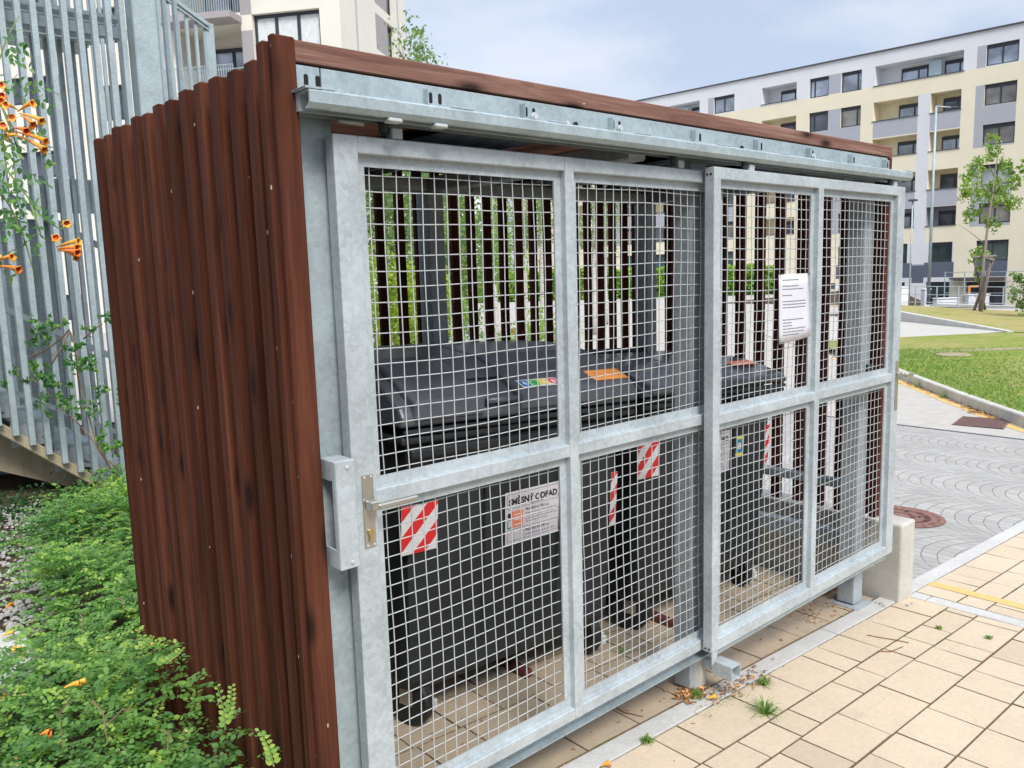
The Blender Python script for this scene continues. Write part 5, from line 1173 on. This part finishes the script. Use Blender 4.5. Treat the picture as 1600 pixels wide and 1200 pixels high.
# ------------------------------------------------------------------ small things on the ground
def tuft(x, y, s, n, lab, seed):
    r = random.Random(seed); mb = MB(); z = g(x)-.003
    for _ in range(n):
        a = r.uniform(0, 6.28); l = s*r.uniform(.5, 1.1); e = r.uniform(.15, 1.1); w = r.uniform(.0016, .0028)
        d = Vector((math.cos(a)*math.cos(e), math.sin(a)*math.cos(e), math.sin(e))); sd_ = Vector((-math.sin(a), math.cos(a), 0))*w
        b = Vector((x+r.uniform(-.01, .01), y+r.uniform(-.01, .01), z)); m1 = b+d*l*.55+Vector((0, 0, .01)); t1 = b+d*l-Vector((0, 0, .22*l))
        if t1.z < z+.004: t1.z = z+.004
        mb.add([b-sd_, b+sd_, m1+sd_*.8, m1-sd_*.8], [(0, 1, 2, 3)], 0, r.random()); mb.add([m1-sd_*.8, m1+sd_*.8, t1], [(0, 1, 2)], 0, r.random())
    tag(mb.build('grass_tuft', 'blade'), lab, 'grass tuft', 'grass tufts in the paving joints')
hgp = lambda px, py: None
tuft(1.67, -.285, .10, 60, 'largest grass tuft with long spreading blades in the paving joint', 1); tuft(1.88, -.155, .055, 70, 'bushy grass tuft by the grey edging, farther of the two large tufts', 2)
tuft(1.17, -.115, .038, 70, 'small grey-green grass tuft on the grey edging strip nearest the camera', 3); tuft(3.04, -.40, .018, 40, 'tiny weed in the paving left of the other tiny weed', 4); tuft(3.10, -.60, .018, 40, 'tiny weed in the paving, rightmost', 5)
tuft(1.66, .42, .08, 14, 'few green blades growing inside the shelter behind the first door', 6); tuft(2.95, .75, .09, 90, 'green weed patch inside the shelter at the end wall', 7); tuft(1.58, -.03, .05, 60, 'dry withered grass tuft at the concrete footing', 8)
# joint moss/weeds along a few joints
mb = MB(); r = random.Random(12)
for _ in range(900):
    x = r.uniform(1.4, 3.3); y = r.choice([-.113, -.323, -.533])+r.uniform(-.004, .004)
    if r.random() > .5+.5*math.sin(x*9+y*31): continue
    a = r.uniform(0, 6.28); l = r.uniform(.004, .012); b = Vector((x, y, g(x)-.004)); mb.add([b, b+Vector((.002, .002, 0)), b+Vector((math.cos(a)*l*.5, math.sin(a)*l*.5, l))], [(0, 1, 2)], 0, r.random())
for _ in range(700):
    x = r.gauss(1.72, .12); y = r.gauss(-.13, .025); a = r.uniform(0, 6.28); l = r.uniform(.006, .02); b = Vector((x, y, g(x)-.003)); mb.add([b, b+Vector((.002, .002, 0)), b+Vector((math.cos(a)*l*.8, math.sin(a)*l*.8, l*.6))], [(0, 1, 2)], 0, r.random())
tag(mb.build('joint_weeds', 'blade'), 'tiny green weeds in the paving joints', 'weeds', kind='stuff')
# litter of dry leaves and needles under the shelter and by the kerb
mb = MB(); r = random.Random(13)
def litter(x, y, s, z=None, mats=1):
    a = r.uniform(0, 6.28); z = (g(x) if z is None else z)+r.uniform(.002, .012); c, q = math.cos(a)*s, math.sin(a)*s
    mb.add([(x-c, y-q, z), (x+q*.35, y-c*.35, z+s*r.uniform(.1, .5)), (x+c, y+q, z), (x-q*.35, y+c*.35, z+s*r.uniform(0, .3))], [(0, 1, 2, 3)], r.choice([0, 0, 1]), r.random())
for _ in range(260): litter(r.uniform(2.6, 3.2), r.gauss(.13, .07), r.uniform(.004, .013))
for _ in range(200): litter(r.uniform(.4, 3.1), r.uniform(.0, 1.3), r.uniform(.005, .014))
for _ in range(150): litter(r.gauss(1.58, .05), r.gauss(-.005, .03), r.uniform(.006, .02))
for _ in range(160): litter(r.gauss(1.78, .12), r.gauss(-.09, .03), r.uniform(.005, .014))
for _ in range(420):
    t_ = r.random(); i = r.choice([1, 2]); a, b = Vector(KB[i]), Vector(KB[i+1]); p = a.lerp(b, t_*(.55 if i == 1 else 1)+(.3 if i == 1 else 0)); n_ = Vector((-(b-a).y, (b-a).x)).normalized(); p = p+n_*abs(r.gauss(.04, .07)); litter(p.x, p.y, r.uniform(.01, .03))
for _ in range(70): p = Vector((11.6, 2.28))+Vector((r.gauss(0, .1), r.gauss(0, .1))); litter(p.x, p.y, r.uniform(.02, .045))
for _ in range(300): litter(r.uniform(-1, .3), r.uniform(1.7, 4.8), r.uniform(.006, .016))
tag(mb.build('leaf_litter', ['leaf_dry', 'petal_dry']), 'scattered dry brown leaves and needles', 'leaf litter', kind='stuff')
# twigs
for i, (pts, lab) in enumerate([([(1355, 992), (1375, 996), (1395, 999), (1420, 1004)], 'thin reddish twig lying across the pale slabs, the straighter one'), ([(1372, 1017), (1392, 1018), (1402, 1014), (1411, 1010)], 'short reddish twig with a bend lying just below the straighter twig'), ([(962, 1105), (975, 1113), (1005, 1119)], 'thin dry stalk on the slabs under the first door')]):
    mb = MB(); P5 = []
    for px, py in pts:
        d = cf+cr*((px-800)/FPX)-cu*((py-600)/FPX); t_ = (.17+.004-.0486*CP.x-CP.z)/(d.z+.0486*d.x); P5.append(CP+d*t_)
    mb.tube(P5, .0022, 5); tag(mb.build('twig', 'leaf_dry'), lab, 'twig')
for i, (px, py, ax, ay, L_, lab) in enumerate([(940, 1197, 1, .2, .03, 'orange fallen trumpet flower on the grey edging nearest the camera'), (1106, 1092, 1, .1, .035, 'withered orange petal beside the concrete footing'), (12, 1020, 1, .7, .055, 'orange trumpet flower lying uppermost on the concrete pad'), (14, 1015, 1, -.3, .04, 'short orange trumpet flower lying below another on the concrete pad'), (30, 1028, .5, .9, .03, 'small curled orange flower at the edge of the concrete pad'), (2, 995, .9, .5, .05, 'reddish trumpet flower lying on the gravel above the concrete pad'), (8, 952, .1, 1, .05, 'upright orange trumpet flower on the white gravel'), (100, 1075, 1, .3, .05, 'orange flower lying on top of the ground cover in its middle'), (115, 1070, 1, .4, .04, 'orange flower lying just right of another on the ground cover'), (63, 1148, 1, 0, .03, 'single pale orange flower low in the ground cover'), (-5, 1100, .1, 1, .05, 'yellow-orange flower at the left edge of the ground cover')]):
    b = gp(px, py, .012 if py > 1085 or px > 500 else .06)
    if 50 < px < 200: b = gp(px, py, .25)
    mb = MB(); dr = Vector((cr.x*ax+cf.x*ay, cr.y*ax+cf.y*ay, .12)); flower(mb, b, dr, L_, .013, 50+i); tag(mb.build('fallen_flower', ['petal', 'throat'], smooth=True), lab, 'flower', 'fallen orange trumpet flowers')
mb = MB(); r = random.Random(21)
for (px, py, s) in ((1116, 1098, .011), (1119, 1102, .008), (1381, 947, .016), (1370, 942, .013), (1418, 946, .013), (1425, 943, .012), (1378, 944, .02)):
    p = gp(px, py); rock(mb, p.x, p.y, p.z-.004, s)
tag(mb.build('pebbles', 'stone'), 'few pale pebbles by the footing and the concrete wall block', 'pebbles', kind='stuff')
# fringe of grass over the lawn kerb
n = 15000; u = rg.random(n)*4.999; ii = u.astype(int); ft = u-ii; KA = np.array(KB); a = KA[ii]; b = KA[ii+1]; p = a+(b-a)*ft[:, None]; nv = np.stack([-(b-a)[:, 1], (b-a)[:, 0]], 1); nv /= np.linalg.norm(nv, axis=1)[:, None]
dd_ = .10+np.abs(rg.normal(size=n))*1.6; p = p-nv*dd_[:, None]; zz_ = np.where(p[:, 0] < 12.5, .17-.0486*p[:, 0], -.4375)+.15
C3 = np.column_stack([p, zz_]); D3 = rdir(n, 1.6); N3 = rdir(n)
tag(leafmesh('lawn_grass', 'blade', C3, D3, N3, .07, .014, rg.random(n), 4), 'short grass blades along the lawn edge', 'grass', kind='stuff')
for i, (px, py) in enumerate(((1437, 592), (1468, 613), (1480, 622))):
    d = cf+cr*((px-800)/FPX)-cu*((py-600)/FPX); 
for i, (fx, lab) in enumerate(((.25, 'wispy weed growing at the foot of the lawn kerb, farther one'), (.75, 'wispy weed growing at the foot of the lawn kerb, nearer the drain grate'))):
    a, b = Vector(KB[3]), Vector(KB[2]); p = a.lerp(b, fx); mb = MB(); r = random.Random(60+i)
    for _ in range(60):
        an = r.uniform(0, 6.28); l = r.uniform(.08, .22); q = Vector((p.x+r.uniform(-.12, .12), p.y+.02+r.uniform(-.02, .06), g(p.x))); t1 = q+Vector((math.cos(an)*.05, math.sin(an)*.05, l)); mb.add([q-Vector((.004, 0, 0)), q+Vector((.004, 0, 0)), t1], [(0, 1, 2)], 0, r.random())
    tag(mb.build('kerb_weed', 'blade'), lab, 'weed', 'weeds along the lawn kerb')
